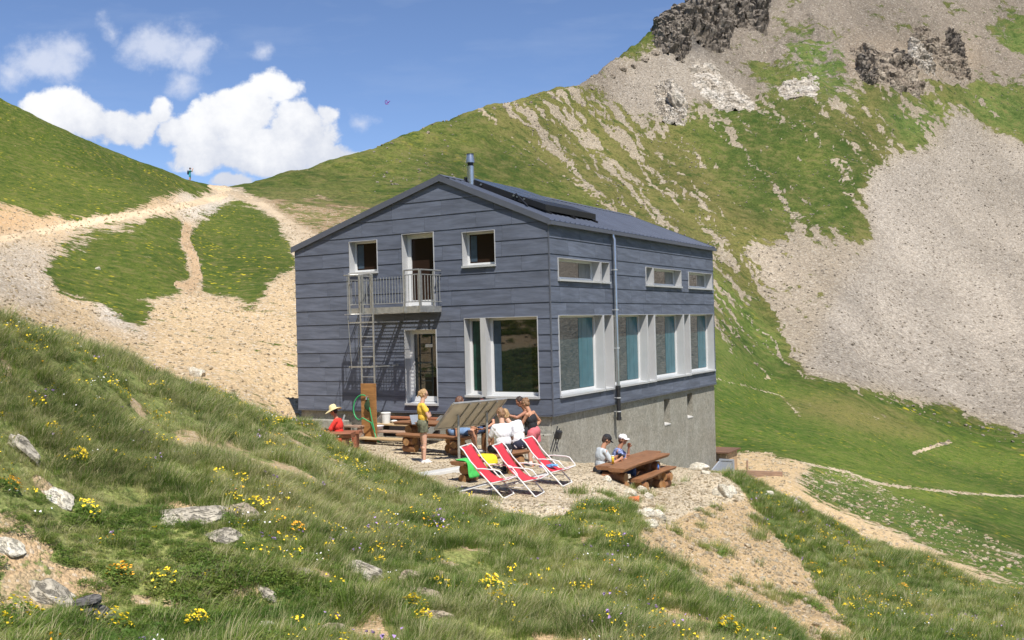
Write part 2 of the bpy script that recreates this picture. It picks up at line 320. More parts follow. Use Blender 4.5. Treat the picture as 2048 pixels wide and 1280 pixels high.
def zones(x, y, z):
    P = np.stack([x, y, z], 1); px, py = project(P); R = np.hypot(x, y); front = y > 1
    n1 = fbm(px/34, py/34, 5, 101, .6); n2 = fbm(px/34+50, py/34+7, 5, 131, .6)
    wx = px+17*n1; wy = py+13*n2
    n = len(x); cov = np.full(n, .93); g = np.tile(np.array((.40,.33,.22)), (n, 1)); v = np.tile(np.array(LUSH), (n, 1)); yel = np.zeros(n); st = np.full(n, .5)
    pmask = np.zeros(n, bool)
    def zone(poly, r0, r1, c=None, gc=None, vc=None, ye=None, s=None, soft=None, w=None):
        m = inpoly(wx, wy, poly) & front & (y > r0) & (y < r1)
        if w is not None: m = m & w
        if c is not None: cov[m] = c
        if gc is not None: g[m] = gc
        if vc is not None: v[m] = vc
        if ye is not None: yel[m] = ye
        if s is not None: st[m] = s
        return m
    # ---- foreground slope
    fg = R < 21
    big = fbm(x*.5, y*.5, 3, 201); med = fbm(x*1.6, y*1.6, 3, 211)
    cov[fg] = .94-.60*smooth01((med[fg]+big[fg]*.6-.30)/.3); g[fg] = (.46,.34,.20); v[fg] = FG; yel[fg] = .0
    for pl in ([(-60,1060),(60,1075),(120,1085),(100,1125),(20,1150),(-60,1140)], [(100,1130),(190,1145),(215,1180),(150,1215),(110,1190)], [(1150,1052),(1210,1050),(1215,1080),(1160,1085)], [(1080,1215),(1180,1225),(1300,1290),(1060,1300)], [(1290,1060),(1340,1110),(1310,1120),(1270,1090)], [(330,1000),(420,1010),(400,1050),(340,1040)], [(640,1230),(760,1225),(780,1290),(640,1290)], [(1300,1170),(1400,1200),(1440,1290),(1340,1290)]):
        m = inpoly(wx, wy, pl) & front & (R < 19); cov[m] = .40; g[m] = (.50,.35,.20)
    # ---- far slopes
    far = (R >= 21)
    # left hill
    zone([(-900,-900),(-900,480),(0,425),(90,445),(250,425),(350,385),(440,385),(430,340),(0,120)], 40, 200, .97, (.45,.33,.19), LUSH, .5)
    # slope left of hut: gravel
    zone([(-900,470),(0,480),(160,455),(300,430),(450,380),(520,400),(600,470),(610,900),(0,690),(-900,700)], 20, 120, .24, (.57,.42,.245), LUSH, .1, .8)
    zone([(-60,490),(60,480),(150,500),(90,560),(110,620),(-60,600)], 25, 90, .12, (.52,.43,.32), s=1)
    zone([(150,455),(240,432),(355,430),(368,470),(363,510),(385,550),(378,592),(345,600),(300,590),(302,640),(240,660),(190,612),(100,570),(92,535),(120,490)], 25, 110, .90, (.47,.37,.25), LUSH, .45)
    zone([(120,490),(150,455),(240,432),(330,430),(280,455),(190,470),(170,520),(100,530)], 25, 110, .60)
    zone([(392,460),(430,425),(470,390),(520,415),(560,450),(588,500),(600,530),(545,560),(515,612),(480,600),(400,585),(395,540),(378,505)], 25, 110, .93, (.47,.37,.25), LUSH, .6)
    zone([(340,395),(400,385),(480,385),(470,400),(430,430),(380,445),(355,425)], 50, 130, .30, (.66,.60,.50), s=1)
    zone([(190,600),(260,640),(320,690),(300,680),(200,640)], 25, 110, .3, (.56,.50,.42), s=1)
    # cut bank under left hill and saddle
    zone([(-300,410),(0,408),(60,430),(130,440),(250,422),(340,388),(380,380),(330,405),(250,432),(120,460),(0,480),(-300,520)], 40, 120, .08, (.58,.38,.20), s=.4)
    # mid hill behind the hut
    zone([(480,372),(740,295),(960,215),(1100,290),(1300,480),(1000,500),(600,500)], 60, 300, .93, (.40,.31,.20), (.064,.082,.018), .08)
    zone([(500,385),(600,380),(720,390),(800,420),(700,470),(600,520),(560,440)], 50, 300, .52, (.33,.23,.13), (.12,.12,.04), .05, .8)
    zone([(470,375),(500,385),(560,430),(620,480),(640,520),(590,520),(560,450),(500,400)], 50, 300, .12, (.62,.50,.35), s=.9)
    # streaked mountain flank
    flank = [(950,215),(1180,165),(1330,90),(1450,-80),(2048,-400),(3400,-600),(3400,900),(2048,880),(1600,760),(1500,760),(1430,800),(1250,440),(1050,300)]
    m = zone(flank, 100, 900, .90, (.36,.30,.215), OLIVE, .0, .9)
    zone([(1350,230),(1420,195),(1560,205),(1760,290),(1745,340),(1722,380),(1748,490),(1640,470),(1500,440)], 120, 900, .985, vc=(.058,.082,.017))
    zone([(1780,190),(1905,200),(1882,285),(1835,300),(1760,240)], 120, 900, 1.0, vc=(.08,.12,.028))
    zone([(1440,560),(1500,600),(1560,680),(1600,760),(1430,780),(1425,500)], 70, 400, .95, vc=(.095,.135,.028), ye=.2)
    zone([(1130,160),(1330,80),(1450,-80),(2048,-400),(3400,-600),(3400,330),(2048,285),(1970,200),(1900,165),(1800,185),(1750,165),(1660,200),(1540,190),(1400,215),(1300,245),(1220,205)], 120, 900, .30, (.245,.205,.16), (.085,.095,.028), 0, 1)
    zone([(1215,180),(1330,100),(1420,110),(1500,180),(1380,200),(1330,230),(1260,225)], 120, 900, .16, (.32,.275,.22))
    zone([(1560,70),(1650,60),(1700,110),(1730,170),(1640,170),(1590,130)], 150, 900, .62, vc=(.08,.12,.03))
    zone([(1960,50),(2060,20),(2100,120),(2020,110)], 150, 900, .75, vc=(.08,.12,.03))
    zone([(1500,120),(1600,150),(1700,190),(1750,230),(1640,200),(1520,180)], 150, 900, .7, vc=(.10,.125,.03))
    zone([(1895,200),(1960,160),(2060,180),(2300,240),(2300,380),(2048,280),(1960,245)], 120, 900, .93, vc=(.085,.12,.03))
    zone([(1690,80),(1950,80),(1980,130),(1800,170),(1700,160)], 120, 900, .18, (.32,.255,.185))
    zone([(1310,100),(1370,30),(1400,-60),(1560,-60),(1530,10),(1440,70),(1400,110)], 150, 900, .0, (.10,.092,.085), s=1)
    # streaks down the fall line
    th = math.radians(50); al = (wx*math.cos(th)+wy*math.sin(th)); pe = (-wx*math.sin(th)+wy*math.cos(th))
    s1 = fbm(pe/8, al/110, 5, 301, .72); s2 = fbm(pe/26+4, al/200, 4, 331, .6)
    inn = inpoly(px, py, flank) & front & (y > 100)
    lw = smooth01((1500-px+ (py-300)*.6)/350)        # stronger on the left flank
    k = np.where(inn, 1., 0.)
    dlt = -k*np.clip(np.maximum(0, s1+.5*s2-.02+.10*lw)*(1.3+.8*lw), 0, .62)*np.where(cov > .4, 1, .5)
    dlt += k*np.where((cov < .5), np.maximum(0, s2)*.5, 0)
    tt = np.clip(.5+.9*s2-.25*lw, 0, 1)[:, None]
    lk = (inn & (px < 1480) & (v[:, 0] > .12))
    v[lk] = ((np.array((.19,.165,.06)))*(1-tt)+np.array((.10,.135,.032))*tt)[lk]
    # gravelly apron
    zone([(1748,488),(1620,465),(1500,480),(1470,500),(1520,560),(1560,650),(1580,700),(1610,745),(1680,770),(1720,640)], 100, 400, .36, (.36,.30,.225), OLIVE, 0, .95)
    zone([(1905,208),(1882,283),(1835,300),(1745,335),(1722,375),(1742,440),(1748,488),(1700,540),(1660,620),(1640,690),(1600,745),(1700,772),(1790,785),(1900,824),(2048,866),(2400,1000),(2600,1500),(3800,2600),(3800,0),(2300,430),(2048,290),(1960,250)], 90, 900, .02, (.355,.31,.255), OLIVE, 0, 1)
    zone([(2230,900),(2230,500),(3900,200),(3900,3200),(2700,1700)], 22, 900, .02, (.345,.305,.25), OLIVE, 0, 1)
    # valley meadow
    zone([(1430,780),(1500,745),(1600,745),(1700,772),(1790,785),(1900,824),(2048,866),(3600,1100),(3600,2000),(2048,1300),(1500,1000),(1430,900)], 24, 140, .985, (.42,.34,.22), MEADOW, .35)
    zone([(1560,800),(1680,790),(1850,850),(1900,880),(1750,870),(1600,830)], 60, 140, .82, (.42,.34,.24), OLIVE, .15)
    zone([(1580,945),(1700,945),(1800,990),(2100,1130),(2300,1200),(2300,1400),(2048,1240),(1850,1130),(1700,1050)], 24, 66, .76, (.50,.40,.27), (.085,.13,.026), .25, 1)
    zone([(1450,905),(1540,905),(1640,935),(1600,950),(1585,948),(1630,990),(1710,1032),(1810,1074),(1910,1114),(2048,1176),(2300,1280),(2300,1420),(2048,1250),(1850,1135),(1700,1065),(1560,990),(1440,985)], 25.2, 66, .20, (.62,.45,.25), LUSH, 0, .55)
    # spur below the terrace
    zone([(1430,960),(1560,985),(1700,1062),(1850,1132),(2048,1242),(3000,1800),(1300,1800),(1640,1300),(1560,1080)], 10.5, 26.2, .90, (.50,.39,.25), (.115,.155,.045), .12, .9)
    # bank and terrace
    zone([(1262,1030),(1300,1110),(1390,1180),(1500,1220),(1620,1290),(1700,1400),(1780,1400),(1720,1280),(1650,1190),(1570,1090),(1510,1010),(1470,970),(1440,985),(1350,1010)], 11.5, 25, .10, (.57,.405,.22), FG, 0, .7)
    tr = inpoly(px+5*n1, py+4*n2, [(560,700),(640,866),(700,890),(770,935),(850,965),(925,992),(1000,1020),(1100,1046),(1140,1022),(1190,1008),(1245,1016),(1290,1062),(1350,1040),(1420,1010),(1490,1000),(1480,972),(1440,940),(1420,800)]) & (y > 15.3) & (y < 33)
    cov[tr] = .02; g[tr] = (.62,.51,.35); st[tr] = 1; yel[tr] = 0
    # paths (photo rows -> stay on the ground they fall on)
    def path(line, wd, r0, r1, col, c=.0, cw=None):
        d = polydist(px+2*n1, py+2*n2, line); m = (d < wd) & front & (y > r0) & (y < r1); cov[m] = c; g[m] = col; st[m] = .25; pmask[m] = True
        return m
    path([(-500,640),(0,478),(100,460),(200,440),(300,424),(380,408),(440,394),(458,385),(425,372)], 6.5, 40, 135, (.74,.56,.36))
    path([(455,385),(520,405),(570,440),(640,480)], 5, 40, 150, (.55,.43,.29))
    path([(375,452),(370,480),(388,520),(395,555),(380,580)], 8, 30, 110, (.52,.36,.21))
    path([(395,555),(372,572),(355,570)], 6, 30, 110, (.52,.36,.21))
    path([(1600,925),(1700,945),(1750,966),(1860,980),(1950,988),(2200,1000)], 2.4, 45, 110, (.50,.41,.28), .40)
    path([(1425,755),(1500,775),(1560,790),(1600,832)], 1.5, 60, 140, (.42,.35,.24), .5)
    path([(1830,905),(1880,888),(1900,884)], 3.6, 60, 140, (.48,.38,.26), .35)
    zones.path = pmask; dlt[(R < 100) | (st > .97)] = 0; zones.streak = dlt; cov = cov+dlt
    # general colour drift
    d1 = fbm(x*.11, y*.11, 4, 401)[:, None]; d2 = fbm(x*.6, y*.6, 3, 411)[:, None]
    v = v*(1+.42*d1+.32*d2)+np.array((.05,.035,.008))*np.clip(d1*1.3, 0, 1)
    fan_ = (fbm(pe/40, al/420, 4, 501, .6)*.30+fbm(pe/9, al/160, 4, 511, .6)*.16)*np.where(R > 90, 1, 0)
    g = g*(1+.20*d1+.22*d2)*(1+fan_[:, None])
    return cov, np.clip(g, .01, .9), np.clip(v, .005, .9), yel, st
def ground_material():
    m, t, b = material('alpine_ground')
    pos = t.new('ShaderNodeNewGeometry').outputs['Position']
    D = t.attr('dist'); nz = t.m('GREATER_THAN', D, 30); fz = t.m('GREATER_THAN', D, 112)
    def pick(a, c, d): return t.fmix(fz, t.fmix(nz, a, c), d)
    P1 = t.v('SCALE', pos, sc=pick(1, .36, .095))
    n = t.m('ADD', t.m('MULTIPLY', t.noise(P1, 3.4, 6, .70), .62), t.m('MULTIPLY', t.noise(P1, .75, 4, .6), .38))
    k = t.m('ADD', t.attr('veg'), t.m('MULTIPLY', t.m('SUBTRACT', n, .5), 2.7))
    veg = t.rng(k, .44, .58, 0, 1, True)
    vo = t.vor(P1, 26); sp = t.new('ShaderNodeSeparateColor'); t.l.new(vo.outputs['Color'], sp.inputs[0])
    sr, sq = sp.outputs[0], sp.outputs[1]; se = t.rng(vo.outputs['Distance'], .25, .75, 1, 0)
    fine = t.noise(P1, 46, 3, .7)
    st = t.attr('stn')
    br = t.m('MULTIPLY', t.m('ADD', t.m('MULTIPLY', t.m('SUBTRACT', sr, .5), .42), 1.06), t.fmix(.22, 1, se))
    br = t.fmix(st, 1, br)
    br = t.m('MULTIPLY', br, t.rng(fine, .2, .8, .72, 1.28))
    g = t.v('SCALE', t.attr('gcol', 'Color'), sc=br)
    g = t.mix(t.m('MULTIPLY', t.rng(sq, .86, .95, 0, .75), t.m('MULTIPLY', st, t.fmix(fz, 1, .35))), g, (.66,.61,.52))
    g = t.mix(t.m('MULTIPLY', t.rng(sq, .10, .03, 0, .5), t.m('MULTIPLY', st, t.fmix(fz, 1, .5))), g, (.24,.18,.12))
    gf1 = t.noise(P1, 24, 4, .78); gf2 = t.noise(P1, 4.3, 4, .68)
    v = t.v('SCALE', t.attr('vcol', 'Color'), sc=t.rng(gf1, .28, .72, .35, 1.85))
    v = t.mix(t.rng(gf2, .50, .68, 0, .6), v, (.20,.165,.065))
    v = t.mix(t.rng(gf2, .47, .33, 0, .8), v, (.030,.062,.010))
    fl = t.vor(P1, 6.5).outputs['Distance']
    yp = t.m('MULTIPLY', t.rng(n, .50, .66), t.attr('yel'))
    v = t.mix(t.m('MULTIPLY', t.rng(fl, .32, .20, 0, 1), t.rng(yp, 0, .5, 0, 1)), v, (.66,.52,.03))
    c = t.mix(veg, g, v)
    t.l.new(c, b.inputs['Base Color']); setp(b, Roughness=.95, Specular_IOR_Level=.15)
    h = t.fmix(veg, t.m('ADD', t.m('MULTIPLY', se, .7), fine), t.m('ADD', t.m('MULTIPLY', gf1, 1.0), t.m('MULTIPLY', gf2, 1.6)))
    b1 = t.new('ShaderNodeBump'); t.l.new(h, b1.inputs['Height']); b1.inputs['Strength'].default_value = 1
    t.l.new(pick(.02, .05, .22), b1.inputs['Distance'])
    t.l.new(b1.outputs[0], b.inputs['Normal'])
    return m
ground = make_ground()
# ------------------------------------------------------------------ mesh helpers
class MB:
    def __init__(s): s.v = []; s.f = []; s.mi = []; s.cur = 0
    def add(s, vs, fs):
        o = len(s.v); s.v += [tuple(map(float, q)) for q in vs]; s.f += [tuple(i+o for i in q) for q in fs]; s.mi += [s.cur]*len(fs); return s
    def box(s, x0, y0, z0, x1, y1, z1):
        x0, x1 = sorted((x0, x1)); y0, y1 = sorted((y0, y1)); z0, z1 = sorted((z0, z1))
        return s.add([(x0,y0,z0),(x1,y0,z0),(x1,y1,z0),(x0,y1,z0),(x0,y0,z1),(x1,y0,z1),(x1,y1,z1),(x0,y1,z1)],
                     [(0,3,2,1),(4,5,6,7),(0,1,5,4),(1,2,6,5),(2,3,7,6),(3,0,4,7)])
    def hexa(s, a, b):     # a, b: two quads (4 points each), joined
        return s.add(list(a)+list(b), [(3,2,1,0),(4,5,6,7),(0,1,5,4),(1,2,6,5),(2,3,7,6),(3,0,4,7)])
    def beam(s, p0, p1, w, h, up=(0,0,1), bev=0):
        p0 = Vector(p0); p1 = Vector(p1); d = (p1-p0).normalized(); up = Vector(up)
        sd = d.cross(up)
        if sd.length < 1e-4: sd = d.cross(Vector((1,0,0)))
        sd.normalize(); u = sd.cross(d)
        c = [(-w/2,-h/2),(w/2,-h/2),(w/2,h/2),(-w/2,h/2)]
        return s.hexa([p0+sd*a+u*b for a, b in c], [p1+sd*a+u*b for a, b in c])
    def tube(s, pts, r, n=8, cap=True):
        pts = [Vector(q) for q in pts]; rr = r if hasattr(r, '__len__') else [r]*len(pts)
        vs = []; fs = []; prev = None
        for i, q in enumerate(pts):
            d = ((pts[i+1]-q) if i+1 < len(pts) else (q-pts[i-1]))
            if 0 < i < len(pts)-1: d = (pts[i+1]-q).normalized()+(q-pts[i-1]).normalized()
            d.normalize()
            if prev is None:
                a = d.cross(Vector((0,0,1)))
                if a.length < .05: a = d.cross(Vector((1,0,0)))
            else: a = prev-d*prev.dot(d)
            a.normalize(); prev = a; b = d.cross(a)
            for k in range(n):
                t = 2*math.pi*k/n; vs.append(q+(a*math.cos(t)+b*math.sin(t))*rr[i])
        for i in range(len(pts)-1):
            for k in range(n):
                k2 = (k+1) % n; fs.append((i*n+k, i*n+k2, (i+1)*n+k2, (i+1)*n+k))
        if cap: fs.append(tuple(range(n))[::-1]); fs.append(tuple(range((len(pts)-1)*n, len(pts)*n)))
        return s.add(vs, fs)
    def lathe(s, prof, c=(0,0,0), n=20):
        vs = []; fs = []
        for r, z in prof:
            for k in range(n): t = 2*math.pi*k/n; vs.append((c[0]+r*math.cos(t), c[1]+r*math.sin(t), c[2]+z))
        for i in range(len(prof)-1):
            for k in range(n): k2 = (k+1) % n; fs.append((i*n+k, i*n+k2, (i+1)*n+k2, (i+1)*n+k))
        return s.add(vs, fs)
    def build(s, name, mats, parent=None, smooth=False, loc=None, rotz=None):
        me = bpy.data.meshes.new(name); me.from_pydata(s.v, [], s.f)
        if not isinstance(mats, (list, tuple)): mats = [mats]
        for m in mats: me.materials.append(m)
        if any(s.mi): me.polygons.foreach_set('material_index', s.mi)
        if smooth: me.polygons.foreach_set('use_smooth', [True]*len(me.polygons))
        me.update()
        o = bpy.data.objects.new(name, me); COL.objects.link(o)
        if parent: o.parent = parent
        if loc is not None: o.location = loc
        if rotz is not None: o.rotation_euler.z = rotz
        return o
def tag(o, label, cat, group=None, kind=None):
    o['label'] = label; o['category'] = cat
    if group: o['group'] = group
    if kind: o['kind'] = kind
    return o
def thing(name, label, cat, loc=(0,0,0), rotz=0, group=None):
    o = bpy.data.objects.new(name, None); COL.objects.link(o); o.empty_display_size = .2
    o.location = loc; o.rotation_euler = (0, 0, rotz); tag(o, label, cat, group); return o
def auto_smooth(o, deg=35):
    me = o.data; me.polygons.foreach_set('use_smooth', [True]*len(me.polygons)); me.set_sharp_from_angle(angle=math.radians(deg))
def bevel(o, w=.01, seg=1):
    m = o.modifiers.new('bevel', 'BEVEL'); m.width = w; m.segments = seg; m.limit_method = 'ANGLE'; m.angle_limit = math.radians(40)
    return o
def copy_tree(o, parent=None):
    c = o.copy(); COL.objects.link(c); c.parent = parent
    for ch in list(o.children): copy_tree(ch, c)
    return c

# ------------------------------------------------------------------ hut
HW, HL, HE, HEL, HA, XA = 8.983, 13.365, 5.19, 4.98, 6.66, 3.416
M_alu = simple('pale_aluminium', (.60,.61,.62), .38, .35, .05, 3, .02)
M_frame = simple('white_window_frame', (.74,.74,.73), .45, 0, .04, 3, .02)
M_reveal = simple('light_grey_reveal', (.50,.50,.50), .55, .1, .06, 2, .05)
M_galv = simple('galvanised_steel', (.42,.42,.40), .42, .6, .22, 9, .12, 30)
M_steel = simple('stainless_steel', (.55,.55,.55), .28, .9, .12, 4, .03)
M_black = simple('black_plastic', (.02,.02,.022), .45, 0, .2, 5, .1)
M_dark = simple('dark_interior', (.03,.028,.025), .9, 0, .2, 2, 0)
M_trim = simple('slate_grey_trim', (.115,.125,.155), .5, .2, .08, 3, .04)
def slate_material():
    m, t, b = material('slate_cladding')
    co = t.new('ShaderNodeTexCoord').outputs['Object']
    pid = t.attr('board')
    off = t.new('ShaderNodeCombineXYZ'); t.l.new(t.m('MULTIPLY', pid, 37), off.inputs[2]); t.l.new(t.m('MULTIPLY', pid, 11), off.inputs[0])
    # along-wall coordinate u and height
    sx = t.new('ShaderNodeSeparateXYZ'); t.l.new(co, sx.inputs[0])
    u = t.m('ADD', sx.outputs[0], sx.outputs[1])
    sl = t.m('SUBTRACT', t.m('MULTIPLY', t.m('FRACT', t.m('MULTIPLY', pid, 7.13)), .7), .10)
    zz = t.m('ADD', t.m('MULTIPLY', sx.outputs[2], 5.5), t.m('MULTIPLY', u, sl))
    cb = t.new('ShaderNodeCombineXYZ'); t.l.new(t.m('MULTIPLY', u, .7), cb.inputs[0]); t.l.new(zz, cb.inputs[1]); t.l.new(t.m('MULTIPLY', pid, 50), cb.inputs[2])
    band = t.noise(cb.outputs[0], 1.5, 3, .55, .4)
    fib = t.noise(t.v('MULTIPLY', cb.outputs[0], (3, 9, 1)), 2, 4, .6)
    br = t.m('MULTIPLY', t.rng(band, .32, .68, .77, 1.23), t.rng(fib, .3, .7, .88, 1.12))
    br = t.m('MULTIPLY', br, t.rng(pid, 0, 1, .93, 1.07))
    br = t.m('MULTIPLY', br, t.rng(t.noise(co, 1.1, 5, .6), .3, .7, .93, 1.07))
    c = t.v('SCALE', (.114,.130,.171), sc=br)
    t.l.new(c, b.inputs['Base Color']); t.l.new(t.rng(band, .3, .7, .72, .52), b.inputs['Roughness'])
    setp(b, Specular_IOR_Level=.45)
    t.l.new(t.bump(fib, .25, .01), b.inputs['Normal'])
    return m
M_slate = slate_material()
def concrete_material():
    m, t, b = material('rough_concrete')
    co = t.new('ShaderNodeTexCoord').outputs['Object']
    n = t.noise(co, 1.2, 5, .6); n2 = t.noise(co, 9, 6, .75, 1.0); v = t.vor(co, 4.2).outputs['Distance']; w = t.noise(co, 7, 3, .6)
    st = t.noise(t.v('MULTIPLY', co, (1.2, 1.2, .3)), 1.5, 4, .6)
    c = t.mix(t.rng(n, .3, .7), (.285,.265,.215), (.36,.345,.295))
    c = t.mix(t.rng(st, .55, .75, 0, .22), c, (.47,.455,.42))
    c = t.v('SCALE', c, sc=t.rng(n2, .30, .70, .58, 1.30))
    c = t.mix(t.m('MULTIPLY', t.rng(v, .13, .05), t.rng(w, .48, .60)), c, (.11,.10,.085))
    t.l.new(c, b.inputs['Base Color']); setp(b, Roughness=.95, Specular_IOR_Level=.15)
    t.l.new(t.bump(t.m('SUBTRACT', n2, t.m('MULTIPLY', t.m('MULTIPLY', t.rng(v, .13, .05), t.rng(w, .48, .60)), 1.5)), .8, .03), b.inputs['Normal'])
    return m
M_conc = concrete_material()
def glass_material(name, tint, rough=.02, base=(.02,.024,.022)):
    m, t, b = material(name)
    co = t.new('ShaderNodeTexCoord').outputs['Object']
    setp(b, Base_Color=(*base, 1), Roughness=rough, Specular_IOR_Level=.9, IOR=1.6)
    b.inputs['Coat Weight'].default_value = tint; b.inputs['Coat Roughness'].default_value = .01; b.inputs['Coat IOR'].default_value = 2.0
    t.l.new(t.bump(t.noise(co, .8, 2), .08, .02), b.inputs['Normal'])
    return m
M_glass = glass_material('window_glass', .0, .05, (.030,.017,.013)); M_glass.node_tree.nodes['Principled BSDF'].inputs['Specular IOR Level'].default_value = .12
M_glassL = glass_material('window_glass_low', .16, .02, (.010,.014,.012))
M_glass2 = glass_material('window_glass_side', .28, .02, (.028,.055,.062))
M_glassU = glass_material('window_glass_upper', .75, .03, (.035,.022,.016))
M_curt = simple('petrol_curtain', (.02,.12,.11), .9, 0, .3, 8, .3, 12)
M_curtG = simple('green_curtain', (.012,.055,.040), .35, 0, .4, 6, .1)
M_curtB = simple('blue_grey_curtain', (.05,.075,.105), .3, 0, .3, 6, .1)
M_reflT = simple('teal_reflection', (.055,.145,.175), .22, 0, .15, 3, .05)  # teal of a window reflection put into a solid colour
M_stripW = simple('pale_strip', (.20,.20,.19), .35, 0, .15, 3, .05)
M_room = simple('brown_room_wall', (.07,.04,.028), .9, 0, .3, 2, 0)

hut = thing('mountain_hut', 'grey slate-clad mountain hut with low gable roof on a rough concrete base', 'building', tuple(C0), -YAW)
def LB(a, b, h): return (-a, b, h)           # hut-local: a leftwards along the gable, b back along the side, h above cladding foot
def clip_poly(poly, planes):
    for (nx, ny, d) in planes:                # keep nx*x+ny*y<=d
        out = []
        for i in range(len(poly)):
            p0, p1 = poly[i], poly[(i+1) % len(poly)]
            d0 = nx*p0[0]+ny*p0[1]-d; d1 = nx*p1[0]+ny*p1[1]-d
            if d0 <= 0: out.append(p0)
            if (d0 < 0 < d1) or (d1 < 0 < d0):
                t = d0/(d0-d1); out.append((p0[0]+t*(p1[0]-p0[0]), p0[1]+t*(p1[1]-p0[1])))
        poly = out
        if len(poly) < 3: return []
    return poly
GAB_OPEN = dict(winA=(5.72,6.78,4.12,5.07), doorU=(3.69,4.81,3.03,5.16), winB=(1.65,2.72,4.11,5.07), doorL=(3.68,4.80,.24,2.38), wl=(2.18,2.72,.50,2.66), wr=(.38,2.03,.48,2.66))
SID_OPEN = dict(W1=(.40,3.19,.48,2.67), n1=(3.27,3.84,.48,2.67), W2=(3.93,6.54,.50,2.67), n2=(6.62,7.17,.50,2.67), W3=(7.26,9.88,.52,2.67), n3=(9.97,10.50,.52,2.67), W4=(10.58,13.16,.54,2.67),
                U1=(.46,3.10,3.64,4.23), un1=(3.18,3.76,3.64,4.23), un2=(6.60,7.17,3.63,4.22), U2=(7.25,9.82,3.63,4.21), U3=(10.58,13.15,3.62,4.20))
KH = .4312
def cladding(name, width, opens, planes, side):
    """slate boards: 12+ courses of overlapping slabs, each its own plate inside one wall mesh"""
    mb = MB(); bid = []
    rr = random.Random(5 if side else 3)
    ncourse = 16
    for c in range(ncourse):
        z0, z1 = c*KH, (c+1)*KH
        xs = [0.0]; x = rr.uniform(.5, 1.7)
        while x < width-.35: xs.append(x); x += rr.choice((1.15, 1.55, 1.75, 1.95))
        xs.append(width)
        zb = sorted({z0+.009, z1}|{q for o in opens.values() for q in (o[2], o[3]) if z0+.009 < q < z1})
        for zi in range(len(zb)-1):
            za, zc = zb[zi], zb[zi+1]
            zm = (za+zc)/2
            holes = sorted((o[0], o[1]) for o in opens.values() if o[2] < zm < o[3])
            for bi in range(len(xs)-1):
                segs = [(xs[bi]+.004, xs[bi+1]-.004)]
                for h0, h1 in holes:
                    ns = []
                    for s0, s1 in segs:
                        if h1 <= s0 or h0 >= s1: ns.append((s0, s1)); continue
                        if h0 > s0: ns.append((s0, h0))
                        if h1 < s1: ns.append((h1, s1))
                    segs = ns
                for s0, s1 in segs:
                    poly = clip_poly([(s0, za), (s1, za), (s1, zc), (s0, zc)], planes)
                    if len(poly) < 3: continue
                    def out(z): return .023-.016*(z-z0)/KH       # boards stand proud at their lower edge
                    fr = [(q[0], out(q[1]), q[1]) for q in poly]; bk = [(q[0], -.004, q[1]) for q in poly]
                    if side: cv = lambda q: (q[1], q[0], q[2])     # a=-out, b=x
                    else: cv = lambda q: (-q[0], -q[1], q[2])
                    n = len(poly); vs = [cv(q) for q in fr]+[cv(q) for q in bk]
                    fs = [tuple(range(n)), tuple(range(2*n-1, n-1, -1))]+[(i, i+n, (i+1) % n+n, (i+1) % n) for i in range(n)]
                    if not side: fs = [tuple(reversed(q)) for q in fs]
                    mb.add(vs, fs); bid += [((c*31+bi*7+(13 if side else 0))*.6180339) % 1]*len(fs)
    o = mb.build(name, M_slate, hut)
    at = o.data.attributes.new('board', 'FLOAT', 'FACE'); at.data.foreach_set('value', bid)
    return o
sr = (HA-HE)/XA; sl = (HA-HEL)/(HW-XA)
RP = [(sr/math.hypot(sr,1)*-1, 1/math.hypot(sr,1), (HE)/math.hypot(sr,1)), (sl/math.hypot(sl,1), 1/math.hypot(sl,1), (HA+sl*XA)/math.hypot(sl,1))]
def low(pl, dz): return [(a, b, d-dz*b) for a, b, d in pl]
cladding('gable_cladding', HW, GAB_OPEN, low(RP, .06), False)
cladding('side_cladding', HL, SID_OPEN, [(0, 1, HE-.05)], True)
# structure core behind the cladding, with holes for the openings (plain sheets with reveals)
def core(width, opens, planes, side, name):
    mb = MB(); xs = sorted({0, width}|{q for o in opens.values() for q in o[:2]}); zs = sorted({0, 7.2}|{q for o in opens.values() for q in o[2:]})
    for i in range(len(xs)-1):
        for j in range(len(zs)-1):
            xm, zm = (xs[i]+xs[i+1])/2, (zs[j]+zs[j+1])/2
            if any(o[0] < xm < o[1] and o[2] < zm < o[3] for o in opens.values()): continue
            poly = clip_poly([(xs[i], zs[j]), (xs[i+1], zs[j]), (xs[i+1], zs[j+1]), (xs[i], zs[j+1])], planes)
            if len(poly) < 3: continue
            cv = (lambda q: (-.006, q[0], q[1])) if side else (lambda q: (-q[0], .006, q[1]))
            mb.add([cv(q) for q in poly], [tuple(range(len(poly))) if side else tuple(range(len(poly)))[::-1]])
    return mb.build(name, simple('membrane', (.02,.022,.026), .9, 0, .1, 3, 0), hut)
core(HW, GAB_OPEN, low(RP, .05), False, 'gable_wall'); core(HL, SID_OPEN, [(0, 1, HE)], True, 'side_wall')
mb = MB(); mb.add([LB(HW,0,0),LB(HW,HL,0),LB(HW,HL,HEL-.05),LB(HW,0,HEL-.05)], [(0,1,2,3)]); mb.build('left_wall', M_slate, hut)
mb = MB(); mb.add([LB(0,HL,0),LB(HW,HL,0),LB(HW,HL,HEL-.05),LB(XA,HL,HA-.06),LB(0,HL,HE-.05)], [(0,4,3,2,1)]); mb.build('rear_wall', M_slate, hut)
mb = MB(); mb.box(-.04,-.04,-.035,-HW,-.004,-.0); mb.box(0.004,-.04,-.035,.04,HL,0); mb.build('cladding_foot_strip', M_trim, hut)
# corner post
mb = MB(); mb.box(0.0,-.032,0,.032,0.002,HE-.06); mb.build('corner_trim', M_trim, hut)

